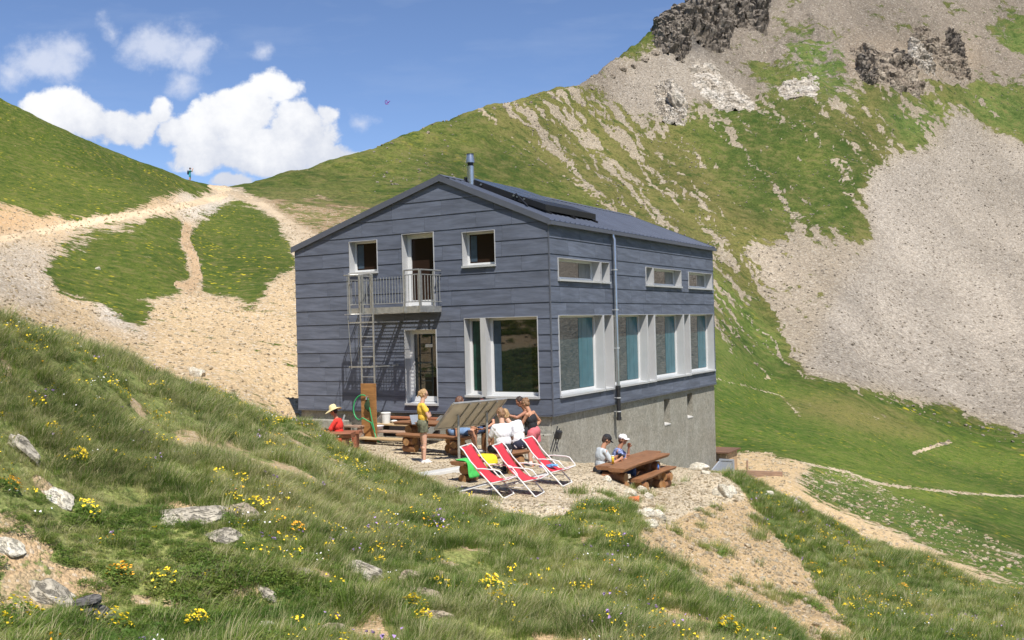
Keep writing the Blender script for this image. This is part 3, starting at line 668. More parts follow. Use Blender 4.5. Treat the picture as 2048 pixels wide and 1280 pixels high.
# ---- openings
DEP = .30
def reveal(kind, name, o, side, panes=1, sill=True, door=False, niche=False, glass=None, fr=.06, sash=None, leftframe=None):
    x0, x1, z0, z1 = o
    def q(x, d, z):     # d: depth into the wall (negative = proud)
        return (-d, x, z) if side else (-x, d, z)
    w = MB().build(kind, M_dark, hut) if False else None
    mb = MB(); t = .012; T = DEP
    def slab(xa, da, za, xb, db, zb): 
        A = q(xa, da, za); B = q(xb, db, zb); mb.box(*A, *B)
    pr = -.045
    slab(x0, pr, z0, x0+t, T, z1); slab(x1-t, pr, z0, x1, T, z1); slab(x0+t, pr, z1-t, x1-t, T, z1)
    slab(x0+t, 0, z0, x1-t, T, z0+t)
    rv = mb.build(kind, M_reveal, hut)
    if sill:
        mb = MB(); A = q(x0-.015, -.085, z0-.045); B = q(x1+.015, 0, z0-.002); mb.box(*A, *B)
        A0 = [q(x0-.015, -.085, z0-.001), q(x1+.015, -.085, z0-.001), q(x1+.015, T-.05, z0+t+.004), q(x0-.015, T-.05, z0+t+.004)]
        A1 = [q(x0-.015, -.085, z0+.012), q(x1+.015, -.085, z0+.012), q(x1+.015, T-.05, z0+t+.03), q(x0-.015, T-.05, z0+t+.03)]
        mb.hexa(A0, A1); mb.build('sill', M_alu, rv)
    if niche:
        mb = MB(); A = q(x0+t, T-.03, z0+t); B = q(x1-t, T-.001, z1-t); mb.box(*A, *B); mb.build('panel', M_reveal, rv); return rv
    # frame
    f0 = fr; mb = MB(); da, db = T-.075, T-.005
    zf = z0+t+.03 if sill else z0+t
    for xa, xb, za, zb in ((x0+t, x0+t+f0, zf, z1-t), (x1-t-f0, x1-t, zf, z1-t), (x0+t+f0, x1-t-f0, zf, zf+f0), (x0+t+f0, x1-t-f0, z1-t-f0, z1-t)):
        A = q(xa, da, za); B = q(xb, db, zb); mb.box(*A, *B)
    if sash:
        for xs in sash:
            A = q(xs-.035, da, zf+f0); B = q(xs+.035, db, z1-t-f0); mb.box(*A, *B)
    mb.build('frame', M_frame, rv)
    mb = MB(); A = q(x0+t+f0, T-.03, zf+f0); B = q(x1-t-f0, T-.015, z1-t-f0); mb.box(*A, *B); mb.build('pane', glass or M_glass, rv)
    return rv
for k, o in GAB_OPEN.items():
    if k.startswith('door'):
        d = reveal('door', k, o, False, sill=True, fr=.12, glass=M_glassL if k == 'doorL' else M_glass)
        x0, x1, z0, z1 = o
        mb = MB(); mb.box(-x0-.20, DEP-.10, z0+1.02, -x0-.08, DEP-.075, z0+1.05); mb.box(-x0-.10, DEP-.10, z0+.98, -x0-.08, DEP-.07, z0+1.09); mb.build('handle', M_steel, d)
        mb = MB(); mb.box(-x1+.13, DEP-.085, z0+.05, -x0-.13, DEP-.07, z0+.20); mb.build('kick_panel', M_frame, d)
        if k == 'doorL':
            mb = MB(); mb.box(-4.28, DEP-.036, 1.86, -4.02, DEP-.031, 1.95); mb.build('notice', simple('paper_white', (.75,.76,.74), .8), d)
    else:
        wv = reveal('window', k, o, False, glass=M_glass if k in ('winA', 'winB') else M_glassL, fr=.05 if k in ('winA', 'winB') else .07)
        x0, x1, z0, z1 = o
        mb = MB(); cw = dict(winA=.22, winB=.20, wl=.40, wr=.22)[k]
        n = 8
        for i in range(n):
            xa = x1-.10-cw*i/n; xb = x1-.10-cw*(i+1)/n; d0 = DEP-.040-(.006 if i % 2 else 0)
            mb.hexa([(-xa, d0, z0+.14), (-xb, d0+.004, z0+.14), (-xb, DEP-.031, z0+.14), (-xa, DEP-.031, z0+.14)], [(-xa, d0, z1-.10), (-xb, d0+.004, z1-.10), (-xb, DEP-.031, z1-.10), (-xa, DEP-.031, z1-.10)])
        mb.build('curtain', M_curtG if k == 'wl' else M_curtB, wv)
# side windows and niches; teal strips on lower panes carry a painted reflection
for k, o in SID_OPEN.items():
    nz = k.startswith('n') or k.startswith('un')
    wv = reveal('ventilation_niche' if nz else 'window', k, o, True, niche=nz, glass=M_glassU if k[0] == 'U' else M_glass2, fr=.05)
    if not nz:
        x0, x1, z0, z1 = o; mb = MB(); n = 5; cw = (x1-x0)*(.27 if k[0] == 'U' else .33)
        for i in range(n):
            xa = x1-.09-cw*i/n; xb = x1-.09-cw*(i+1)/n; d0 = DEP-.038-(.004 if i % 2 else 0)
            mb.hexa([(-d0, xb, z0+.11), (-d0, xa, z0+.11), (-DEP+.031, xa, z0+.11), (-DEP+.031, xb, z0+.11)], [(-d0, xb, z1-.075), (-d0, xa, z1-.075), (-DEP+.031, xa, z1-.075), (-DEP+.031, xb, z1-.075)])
        mb.build('pane_strip', M_stripW if k[0] == 'U' else M_reflT, wv)  # lower panes: reflection painted as a teal strip; upper panes: pale strip
# pier strips between the long windows
for a in (3.19, 3.84, 6.54, 7.17, 9.88, 10.50):
    mb = MB(); mb.box(.0, a, .50, .050, a+.085, 2.66); mb.build('mullion_strip', M_alu, hut)
mb = MB(); mb.box(-2.18, -.045, .47, -2.03, 0, 2.66); mb.build('window_post', M_alu, hut)
# teal strips on the lower side panes put a reflection into colour; inner room boxes stay dark
# ---- concrete base
mb = MB()
IN = .07
gopen = []
sopen = dict(b1=(8.12,8.68,-1.06,-.2), b2=(10.36,10.92,-1.03,-.18))
xs = sorted({-0.0, HL}|{q for o in sopen.values() for q in o[:2]}); zs = sorted({-5.2, -.03}|{q for o in sopen.values() for q in o[2:]})
def base_sheet(opens, W_, side):
    xs = sorted({IN, W_-(.0)}|{q for o in opens.values() for q in o[:2]}); zs = sorted({-5.4, -.03}|{q for o in opens.values() for q in o[2:]})
    for i in range(len(xs)-1):
        for j in range(len(zs)-1):
            xm, zm = (xs[i]+xs[i+1])/2, (zs[j]+zs[j+1])/2
            if any(o[0] < xm < o[1] and o[2] < zm < o[3] for o in opens.values()): continue
            P = [(xs[i], zs[j]), (xs[i+1], zs[j]), (xs[i+1], zs[j+1]), (xs[i], zs[j+1])]
            mb.add([(-IN, x, z) if side else (-x, IN, z) for x, z in P], [(0,1,2,3) if side else (3,2,1,0)])
base_sheet(sopen, HL, True); base_sheet({}, HW-.05, False)
mb.add([(-HW+.05,IN,-5.4),(-HW+.05,HL,-5.4),(-HW+.05,HL,-.03),(-HW+.05,IN,-.03)], [(3,2,1,0)])
mb.add([(-IN,HL,-5.4),(-HW+.05,HL,-5.4),(-HW+.05,HL,-.03),(-IN,HL,-.03)], [(0,1,2,3)])
mb.add([(-HW+.05,IN,-.03),(-IN,IN,-.03),(-IN,HL,-.03),(-HW+.05,HL,-.03)], [(0,1,2,3)])
mb.build('concrete_base', M_conc, hut)
M_conc2 = simple('pale_reveal_concrete', (.50,.49,.46), .9, 0, .1, 6, .3, 30)
for o in sopen.values():
    x0, x1, z0, z1 = o; mb = MB(); t = .01
    mb.box(-.38, x0-.0, z0, -IN-.001, x0+t, z1); mb.box(-.38, x1-t, z0, -IN-.001, x1, z1); mb.box(-.38, x0+t, z1-t, -IN-.001, x1-t, z1)
    w = mb.build('basement_window', M_conc, hut)
    mb = MB(); mb.hexa([(-.38,x0+t,z0-.001),(-IN+.02,x0+t,z0-.04),(-IN+.02,x1-t,z0-.04),(-.38,x1-t,z0-.001)], [(-.38,x0+t,z0+.06),(-IN+.02,x0+t,z0-.01),(-IN+.02,x1-t,z0-.01),(-.38,x1-t,z0+.06)]); mb.build('sill', M_conc2, w)
    mb = MB(); mb.box(-.395, x0, z0, -.381, x1, z1); mb.build('pane', M_glass, w)
# footing blocks of poured concrete at the front
for bx in ((-3.2,-.22,-.98,-1.1,IN,-.62), (-HW+.2,-.16,-.9,-7.0,IN,-.30), (-1.05,-.12,-1.1,-.08,IN,-.5)):
    mb = MB(); mb.box(*bx); bevel(mb.build('footing', M_conc, hut), .03, 2)

# ---- roof
def metal_roof():
    m, t, b = material('ribbed_metal_roof')
    co = t.new('ShaderNodeTexCoord').outputs['Object']
    n = t.noise(co, 1.3, 4, .6)
    t.l.new(t.v('SCALE', (.10,.115,.155), sc=t.rng(n, .3, .7, .88, 1.14)), b.inputs['Base Color']); setp(b, Metallic=.35, Roughness=.42)
    return m
M_roof = metal_roof()
OV = .06
def roof_plane(a0, h0, a1, h1, name):
    """standing ribs run from eave to ridge"""
    mb = MB(); n = 44; L = HL+2*OV; th = .05
    b0 = -OV
    ys = np.linspace(b0, HL+OV, n+1)
    dx, dz = a1-a0, h1-h0; ln = math.hypot(dx, dz); nx, nz = -dz/ln*(1 if dx > 0 else -1), abs(dx)/ln
    nx = dz/ln*(-1) if a1 > a0 else dz/ln*(1)
    A0, A1 = (-a0, h0), (-a1, h1)
    # normal (upwards) in the (X,Z) plane
    tx, tz = (A1[0]-A0[0])/ln, (A1[1]-A0[1])/ln; ux, uz = (-tz, tx) if tx > 0 else (tz, -tx)
    mb.hexa([(A0[0], b0, A0[1]), (A1[0], b0, A1[1]), (A1[0]+ux*th, b0, A1[1]+uz*th), (A0[0]+ux*th, b0, A0[1]+uz*th)],
            [(A0[0], HL+OV, A0[1]), (A1[0], HL+OV, A1[1]), (A1[0]+ux*th, HL+OV, A1[1]+uz*th), (A0[0]+ux*th, HL+OV, A0[1]+uz*th)])
    for y in ys[1:-1]:
        e = .035; s0 = .02
        P = lambda f, u: (A0[0]+tx*f+ux*u, A0[1]+tz*f+uz*u)
        q0, q1, q2, q3 = P(s0, th), P(ln-s0, th), P(ln-s0, th+e), P(s0, th+e)
        mb.hexa([(q0[0], y-.03, q0[1]), (q1[0], y-.03, q1[1]), (q2[0], y-.012, q2[1]), (q3[0], y-.012, q3[1])],
                [(q0[0], y+.03, q0[1]), (q1[0], y+.03, q1[1]), (q2[0], y+.012, q2[1]), (q3[0], y+.012, q3[1])])
    return mb.build(name, M_roof, hut)
EXR = .07
roof = roof_plane(-EXR, HE-sr*EXR, XA, HA, 'roof'); roof2 = roof_plane(HW+EXR, HEL-sl*EXR, XA, HA, 'roof')
for yy in (-OV-.03, HL+OV):
    mb = MB()
    for (a0, h0, a1, h1) in ((-EXR-.02, HE-sr*EXR, XA, HA), (HW+EXR+.02, HEL-sl*EXR, XA, HA)):
        mb.hexa([(-a0, yy, h0-.09), (-a1, yy, h1-.09), (-a1, yy, h1+.085), (-a0, yy, h0+.085)], [(-a0, yy+.03, h0-.09), (-a1, yy+.03, h1-.09), (-a1, yy+.03, h1+.085), (-a0, yy+.03, h0+.085)])
    mb.build('verge_flashing', M_trim, roof)
mb = MB(); mb.hexa([(-XA-.14,-OV,HA+.045),(-XA-.14,HL+OV,HA+.045),(-XA,HL+OV,HA+.10),(-XA,-OV,HA+.10)],[(-XA-.14,-OV,HA+.055),(-XA-.14,HL+OV,HA+.055),(-XA,HL+OV,HA+.11),(-XA,-OV,HA+.11)])
mb.hexa([(-XA+.16,-OV,HA+.025),(-XA+.16,HL+OV,HA+.025),(-XA,HL+OV,HA+.10),(-XA,-OV,HA+.10)],[(-XA+.16,-OV,HA+.035),(-XA+.16,HL+OV,HA+.035),(-XA,HL+OV,HA+.11),(-XA,-OV,HA+.11)])
mb.build('ridge_cap', M_trim, roof)
# gutter on the visible eave, box type
mb = MB(); g0 = HE-.115
mb.box(.035, -OV-.03, g0, .155, HL+OV, g0+.012); mb.box(.145, -OV-.03, g0, .158, HL+OV, g0+.105); mb.box(.035, -OV-.04, g0, .158, -OV-.03, g0+.105); mb.box(.035, HL+OV, g0, .158, HL+OV+.01, g0+.105)
mb.build('gutter', M_trim, hut)
# downpipe
mb = MB(); px_ = .145; pb = 3.93
mb.tube([(.10,pb,g0+.01),(.10,pb,g0-.05),(px_,pb,g0-.16),(px_,pb,.50)], .052, 14)
dp = mb.build('downpipe', M_steel, hut, smooth=False); auto_smooth(dp, 50)
mb = MB(); mb.tube([(px_,pb,.50),(px_,pb,-.46)], .064, 14); mb.tube([(px_,pb,-.40),(px_,pb,-.50)], .078, 14); mb.tube([(px_,pb,.44),(px_,pb,.54)], .076, 14); q = mb.build('foot_pipe', M_black, dp); auto_smooth(q, 50)
for z in (4.0, 2.8, 1.65, .16, -.25): mb = MB(); mb.tube([(px_,pb,z),(px_,pb,z+.03)], .074, 14); mb.box(.0, pb-.012, z+.005, px_-.05, pb+.012, z+.025); mb.build('pipe_clamp', M_alu, dp)
# chimney
mb = MB(); cx_, cy_ = -(XA-.35), 1.05; zb = HA-.2
mb.tube([(cx_,cy_,zb),(cx_,cy_,HA+.44)], .105, 20)
ch = mb.build('chimney', M_steel, roof); auto_smooth(ch, 50)
mb = MB(); mb.tube([(cx_,cy_,HA+.44),(cx_,cy_,HA+.53)], .085, 20); q = mb.build('black_collar', M_black, ch)
mb = MB(); mb.lathe([(.09,HA+.53),(.135,HA+.535),(.135,HA+.56),(.10,HA+.76),(.09,HA+.76)], (cx_,cy_,0), 20); mb.lathe([(0,HA+.80),(.105,HA+.79),(.11,HA+.765),(0,HA+.765)], (cx_,cy_,0), 20); q = mb.build('cowl', M_steel, ch); auto_smooth(q, 50)
mb = MB(); mb.tube([(cx_,cy_,HA+.765),(cx_,cy_,HA+.80)], .108, 16); mb.build('cap', M_black, ch)
# roof solar collectors, raised above the slope on struts
def slope_h(a): return HE+sr*a
def collector():
    mb = MB(); a0, a1 = 3.30, .62; b0, b1 = 1.05, 4.3
    hA, hB = slope_h(a0)+.20, slope_h(a1)+.32; th = .17
    mb.hexa([(-a0,b0,hA-th),(-a1,b0,hB-th),(-a1,b0,hB),(-a0,b0,hA)], [(-a0,b1,hA-th),(-a1,b1,hB-th),(-a1,b1,hB),(-a0,b1,hA)])
    c = mb.build('solar_collector', simple('black_collector_frame', (.012,.012,.013), .5, 0, .2, 5, 0), roof)
    m, t, b = material('collector_glass'); setp(b, Base_Color=(.035,.036,.036,1), Roughness=.25, Specular_IOR_Level=.5)
    mb = MB(); 
    for i in range(3):
        f0, f1 = b0+.04+i*(b1-b0)/3, b0-.02+(i+1)*(b1-b0)/3
        mb.hexa([(-a0+.05,f0,hA+.002-.01),(-a1-.05,f0,hB+.002-.01),(-a1-.05,f0,hB+.008),(-a0+.05,f0,hA+.008)], [(-a0+.05,f1,hA-.008),(-a1-.05,f1,hB-.008),(-a1-.05,f1,hB+.008),(-a0+.05,f1,hA+.008)])
    mb.build('glass', m, c)
    mb = MB()
    for b in (b0+.12, (b0+b1)/2, b1-.12):
        for a in (3.1, 2.2, 1.45, .6):
            f = (a0-a)/(a0-a1); hp = hA+(hB-hA)*f-th; mb.beam((-a, b, slope_h(a)+.08), (-a, b, hp), .04, .04, (0,1,0))
        mb.beam((-2.9, b, slope_h(2.9)+.11), (-.5, b, slope_h(.5)+.11), .04, .05)
    mb.beam((-1.55, b0-.02, hA+(hB-hA)*.6-.03), (-1.05, b0-.25, slope_h(1.05)+.10), .03, .03)
    mb.build('strut', M_black, c)
    for a in (3.12, 1.62, 1.5, 1.28, 2.7): mb = MB(); f = (a0-a)/(a0-a1); mb.tube([(-a, b0-.02, hA+(hB-hA)*f-.055), (-a, b0-.05, hA+(hB-hA)*f-.055)], .03, 10); mb.build('pipe_joint', M_steel, c)
collector()

# ---- balcony with fire ladder
BO = 1.05; BR, BLf = 3.46, 5.95; BZ = 2.86
bal = MB()
bal.box(-BLf, -BO-.03, BZ, -BR, -BO+.03, BZ+.17)                    # front channel
bal.box(-BLf, -BO+.03, BZ, -BLf+.06, -.05, BZ+.17); bal.box(-BR-.06, -BO+.03, BZ, -BR, -.05, BZ+.17)
bal.box(-BLf+.06, -.11, BZ, -BR-.06, -.05, BZ+.17)
for a in (4.05, 4.75, 5.35): bal.box(-a-.04, -BO+.03, BZ+.02, -a+.04, -.11, BZ+.15)
balcony = bal.build('balcony', M_galv, hut)
mb = MB()
for y in np.arange(-BO+.06, -.12, .046): mb.box(-BLf+.06, y, BZ+.150, -BR-.06, y+.010, BZ+.168)
for a in np.arange(BR+.1, BLf-.08, .33): mb.box(-a, -BO+.03, BZ+.140, -a+.008, -.12, BZ+.150)
mb.build('grating', M_galv, balcony)
def railing(p0, p1, posts, ztop, bars, name='railing', r=.010, pw=.045, mid=True):
    mb = MB(); p0 = Vector(p0); p1 = Vector(p1); d = p1-p0
    zt = ztop
    mb.tube([p0+Vector((0,0,zt)), p1+Vector((0,0,zt))], .022, 8)
    if mid: mb.tube([p0+Vector((0,0,zt-.13)), p1+Vector((0,0,zt-.13))], .014, 8)
    mb.tube([p0+Vector((0,0,.12)), p1+Vector((0,0,.12))], .014, 8)
    for f in posts: q = p0+d*f; mb.beam(q+Vector((0,0,-.17)), q+Vector((0,0,zt)), pw, pw*.7, (0,1,0))
    for i in range(bars):
        f = (i+.5)/bars; q = p0+d*f; mb.tube([q+Vector((0,0,.12)), q+Vector((0,0,zt-(.13 if mid else 0)))], r, 6)
    return mb.build(name, M_galv, balcony)
FZ = BZ+.17
railing((-3.98,-BO-.045,FZ), (-BR,-BO-.045,FZ), (0, 1), 1.0, 5)
railing((-BR+.0,-BO,FZ), (-BR,-.05,FZ), (0, .62,), 1.0, 7)
# lower-height stretch towards the ladder
mb = MB()
for a in np.linspace(4.1, 5.6, 16): mb.tube([(-a,-BO-.03,FZ+.10),(-a,-BO-.03,FZ+.84)], .009, 6)
mb.tube([(-5.95,-BO-.03,FZ+.10),(-3.98,-BO-.03,FZ+.10)], .012, 6)
mb.beam((-5.56,-BO-.05,FZ-.15), (-5.56,-BO-.05,FZ+.97), .055, .03, (0,1,0)); mb.beam((-5.45,-BO-.05,FZ-.15), (-5.45,-BO-.05,FZ+.97), .055, .03, (0,1,0))
mb.beam((-5.13,-BO-.07,FZ-.15), (-5.13,-BO-.07,FZ+.97), .04, .03, (0,1,0)); mb.beam((-5.93,-BO-.04,FZ-.15), (-5.93,-BO-.04,FZ+.93), .05, .04, (0,1,0))
mb.beam((-5.95,-BO-.04,FZ+.95), (-5.45,-BO-.04,FZ+.95), .05, .04)
mb.build('ladder_guard_rail', M_galv, balcony)
railing((-BLf,-BO,FZ), (-BLf,-.05,FZ), (1,), .95, 6)
# ladder with climbing rail and one broad foot bracket
lad = MB(); LY = -BO-.10
for a in (5.05, 5.50): lad.beam((-a, LY, -.55), (-a, LY, FZ+.95), .045, .028, (0,1,0))
for z in np.arange(-.35, FZ-.12, .285): lad.tube([(-5.50, LY, z), (-5.05, LY, z)], .014, 8)
for z in (1.34, 2.6): lad.box(-5.95, LY-.02, z, -5.05, LY+.01, z+.04); lad.beam((-5.50, LY, z+.02), (-5.50, -.03, z+.02), .03, .03); lad.beam((-5.05, LY, z+.02), (-5.05, -.03, z+.02), .03, .03)
ladder = lad.build('ladder', M_galv, hut)
# safety cage hoops to the left of the ladder
cg = MB()
def hoop(z, w=.36):
    return [(-5.43-math.cos(t)*w, LY-.02-math.sin(t)*.62, z) for t in np.linspace(0, math.pi, 13)]
for z in (3.95,): cg.tube(hoop(z), .012, 6)
for z in (2.85,): cg.tube(hoop(z), .012, 6)
cg.tube([(-5.78,LY-.10,1.3),(-5.84,LY-.14,2.75),(-5.84,LY-.14,4.0)], .010, 6)
cg.tube([(-5.80,LY+.25,1.35),(-5.80,LY+.25,2.85)], .010, 6)
cg.build('safety_cage', M_galv, ladder)
# ------------------------------------------------------------------ terrace furniture
def wood_material(name, col, rough=.6, grain=1.0):
    m, t, b = material(name)
    co = t.new('ShaderNodeTexCoord').outputs['Object']
    g = t.noise(t.v('MULTIPLY', co, (1.5, 16, 16)), 1.6*grain, 5, .65, .6); n = t.noise(co, 2.2, 3)
    c = t.v('SCALE', col, sc=t.m('MULTIPLY', t.rng(g, .25, .75, .62, 1.35), t.rng(n, .3, .7, .85, 1.15)))
    t.l.new(c, b.inputs['Base Color']); setp(b, Roughness=rough, Specular_IOR_Level=.35)
    t.l.new(t.bump(g, .5, .008), b.inputs['Normal']); return m
M_wood = wood_material('oiled_larch', (.26,.125,.060), .55)
M_woodred = wood_material('red_brown_wood', (.30,.115,.06), .6)
M_logend = simple('cut_log_end', (.36,.19,.075), .85, 0, .3, 14, .3, 40)
M_pale = wood_material('bare_spruce', (.50,.36,.20), .75)
M_weath = wood_material('weathered_plank', (.36,.24,.17), .8)
M_lwhite = simple('white_lacquered_tube', (.78,.77,.74), .3, .1, .04, 5, 0)
def plank(mb, L, w, z, th, seed, y0=0, wav=.02):
    """half-log plank: wavy edges, rounded underside"""
    r = random.Random(seed); n = 14; pts = []
    ph = [r.uniform(0, 6) for _ in range(4)]
    rows = []
    for i in range(n+1):
        x = -L/2+L*i/n
        e0 = wav*math.sin(x*2.1+ph[0])+wav*.5*math.sin(x*5.3+ph[1]); e1 = wav*math.sin(x*1.7+ph[2])+wav*.5*math.sin(x*4.6+ph[3])
        tz = z+.004*math.sin(x*3+ph[1])
        xx = x+(.0 if 0 < i < n else r.uniform(-.02, .02))
        a, b = y0-w/2+e0, y0+w/2+e1
        rows.append([(xx, a+.01, tz), (xx, b-.01, tz), (xx, b, tz-.02), (xx, b-.05, tz-th), (xx, a+.05, tz-th), (xx, a, tz-.02)])
    vs = [q for row in rows for q in row]; fs = []
    for i in range(n):
        for k in range(6): k2 = (k+1) % 6; fs.append((i*6+k, i*6+k2, (i+1)*6+k2, (i+1)*6+k))
    fs.append(tuple(range(6))[::-1]); fs.append(tuple(range(n*6, n*6+6)))
    mb.add(vs, fs)
def log(mb, p0, p1, r, n=14):
    """log with end grain in material slot 1"""
    i0 = len(mb.f); mb.tube([p0, p1], [r, r*.97], n); mb.mi[-1] = 1; mb.mi[-2] = 1
def log_bench(label, loc, rotz, L=2.0, w=.36, h=.45, seed=1, group='heavy log benches'):
    t = thing('log_bench', label, 'bench', loc, rotz, group)
    mb = MB(); plank(mb, L, w, h, .075, seed); auto_smooth(mb.build('seat', M_wood, t), 40)
    for s in (-1, 1):
        mb = MB(); x = s*(L/2-.32)
        log(mb, (x-.16, -.02, h-.18), (x+.16, -.02, h-.18), .105); log(mb, (x-.19, .0, .09), (x+.19, .0, .09), .10); log(mb, (x, -.17, h-.2), (x, .17, h-.2), .09)
        auto_smooth(mb.build('leg', [M_wood, M_logend], t), 40)
    return t
def log_table(label, loc, rotz, L=2.6, w=.78, h=.76, seed=1, shift=.25):
    t = thing('log_table', label, 'table', loc, rotz, 'heavy log tables')
    for i, s in enumerate((-1, 1)):
        mb = MB(); plank(mb, L+(.15 if i else 0), w/2+.01, h, .085, seed+i, s*w/4, .018)
        o = mb.build('top_plank', M_wood, t); o.location = (shift*i, 0, -.012*i); auto_smooth(o, 40)
    for s in (-1, 1):
        mb = MB(); x = s*(L/2-.38)
        for k in range(3): log(mb, (x, -w*.42+.03*k, .12+.205*k), (x, w*.42-.03*k, .12+.205*k), .115)
        log(mb, (x-.02*s, -.05, .02), (x-.02*s, -.05, h-.1), .12)
        auto_smooth(mb.build('leg', [M_wood, M_logend], t), 40)
    return t
def G_(x, y, dz=0): return (x, y, zat(x, y)+dz)
rsv = math.atan2(SV[1], SV[0])       # along the side wall
ZT = -3.86
tabR = log_table('long log table beside the concrete wall where two people in caps sit', (2.60, 21.95, ZT), rsv, 2.62, .78, .79, 3, .35)
benR = log_bench('log bench with a small blue bottle on it, right of the terrace', (3.06, 22.35-.0, ZT+.02), rsv, 2.1, .34, .46, 8)
benR.location = (3.03+.05, 22.40-.02, ZT); 
# keep the bench clear of the table: towards the slope
off = np.array([math.cos(rsv-math.pi/2), math.sin(rsv-math.pi/2)])*.0
benR.location = (3.10, 22.2, ZT+.0)
benR2 = log_bench('log bench behind the long table, mostly hidden by the man in the grey shirt', (2.08, 22.75, ZT+.02), rsv, 2.3, .34, .45, 18)
tabL = log_table('log table behind the tilted information board', (-2.05, 25.0, -3.13), -.60, 2.1, .75, .74, 12, .1)
benL = log_bench('log bench behind the information board where the man in denim shorts sits', (-2.02, 24.22, -3.1), -.60, 2.15, .36, .46, 22)
benF = log_bench('log bench with a green and a yellow towel on it', (-.48, 20.22, -3.12), .89, 2.15, .38, .46, 31)
mb = MB(); log(mb, (0,0,0), (0,0,.45), .17); st = mb.build('log_stool', [M_wood, M_logend], None, loc=(-.70, 24.95, -3.16)); tag(st, 'upright log stool behind the right post of the information board', 'stool')
mb = MB(); mb.lathe([(0,0),(.15,0),(.16,.05),(.15,.55),(.17,.58),(.17,.62),(0,.62)], n=18); st = mb.build('bar_stool', M_lwhite, None, True, loc=(.38, 23.85, -3.24)); tag(st, 'white stool under the person in black bending forward', 'stool')
# low table left with the man in the straw hat
t = thing('garden_table', 'low red-brown plank table in front of the man in the straw hat', 'table', (-4.62, 24.25, -2.98), -.12)
mb = MB(); plank(mb, 1.25, .42, .46, .13, 77, 0, .012); mb.build('top', M_woodred, t)
for s in (-1, 1): mb = MB(); mb.box(s*.42-.05,-.15,0,s*.42+.05,.15,.34); mb.build('leg', M_woodred, t)
mb = MB(); mb.box(-.5,-.16,.36,.5,.16,.42); mb.box(-.42,-.14,0,-.34,.14,.36); mb.box(.34,-.14,0,.42,.14,.36)
st = mb.build('plank_seat', M_woodred, None, loc=(-4.45, 25.1, -3.0), rotz=-.1); tag(st, 'plank seat under the man in the straw hat', 'bench')
mb = MB(); mb.tube([(-.16,0,.015),(.1,.03,.012),(.2,.01,.02)], .012, 8); mb.tube([(-.1,.06,.03),(.12,-.03,.03)], .008, 6); q = mb.build('knife_and_tongs', M_black, None, loc=(-4.9, 24.2, -2.51)); tag(q, 'dark hand tool lying on the low red-brown table', 'tool')

# stairs
def hutpt(a, b, h): return tuple(C0+GV*a+SV*b+ZV*h)
t = thing('wooden_stairs', 'open wooden steps with a grey metal side plate below the hut door', 'stairs', hutpt(4.3, -.9, -.72), -YAW)
for i, (b, h) in enumerate(((-.56,.13),(-.20,.29),(.16,.45),(.52,.61))):
    mb = MB(); al = 1.02-(.0 if i else .08); mb.box(-1.02, b-.155, h-.05, .98, b+.155, h); q = mb.build('tread', [M_pale, M_weath, M_pale, M_woodred][i], t); bevel(q, .008)
for x in (-1.05, 1.0):
    mb = MB(); mb.hexa([(x,-.80,0),(x+.02,-.80,0),(x+.02,-.42,.0),(x,-.42,.0)], [(x,.42,.70),(x+.02,.42,.70),(x+.02,.72,.66),(x,.72,.66)]); 
    mb.box(x-.012,-.80,0,x+.034,-.78,.09)
    mb.build('side_plate', M_galv, t)
mb = MB(); mb.box(-1.0,.40,.05,.97,.42,.55); mb.build('back_board', simple('dark_stained_board', (.035,.028,.03), .8), t)
st = hutpt(5.12, -.74, -.27); 
t = thing('bucket', 'white plastic bucket standing on the wooden steps', 'bucket', hutpt(5.02, -.72, -.27))
M_plw = simple('white_plastic', (.72,.71,.66), .5, 0, .05, 8, .05)
mb = MB(); mb.lathe([(0,.002),(.115,0),(.135,.27),(.142,.27),(.142,.30),(.128,.30),(.108,.012),(0,.012)], n=24); auto_smooth(mb.build('body', M_plw, t), 40)
mb = MB(); mb.lathe([(0,.318),(.13,.312),(.146,.298),(.146,.29),(0,.29)], n=24); auto_smooth(mb.build('lid', M_plw, t), 40)
mb = MB(); mb.tube([(math.cos(a)*.15, math.sin(a)*.02-.05*math.sin(a), .27-.12*math.sin(a)) for a in np.linspace(0, math.pi, 12)], .004, 6); mb.build('handle', M_steel, t)
mb = MB(); mb.lathe([(0,0),(.10,0),(.165,.10),(.185,.13),(.19,.125),(.17,.11),(.105,.012),(0,.012)], n=24)
q = mb.build('wash_bowl', simple('pale_enamel', (.66,.63,.66), .35, 0, .05, 8, 0), None, True, loc=hutpt(5.03, -1.10, -.43)); tag(q, 'round whitish wash bowl on the second wooden step', 'bowl')
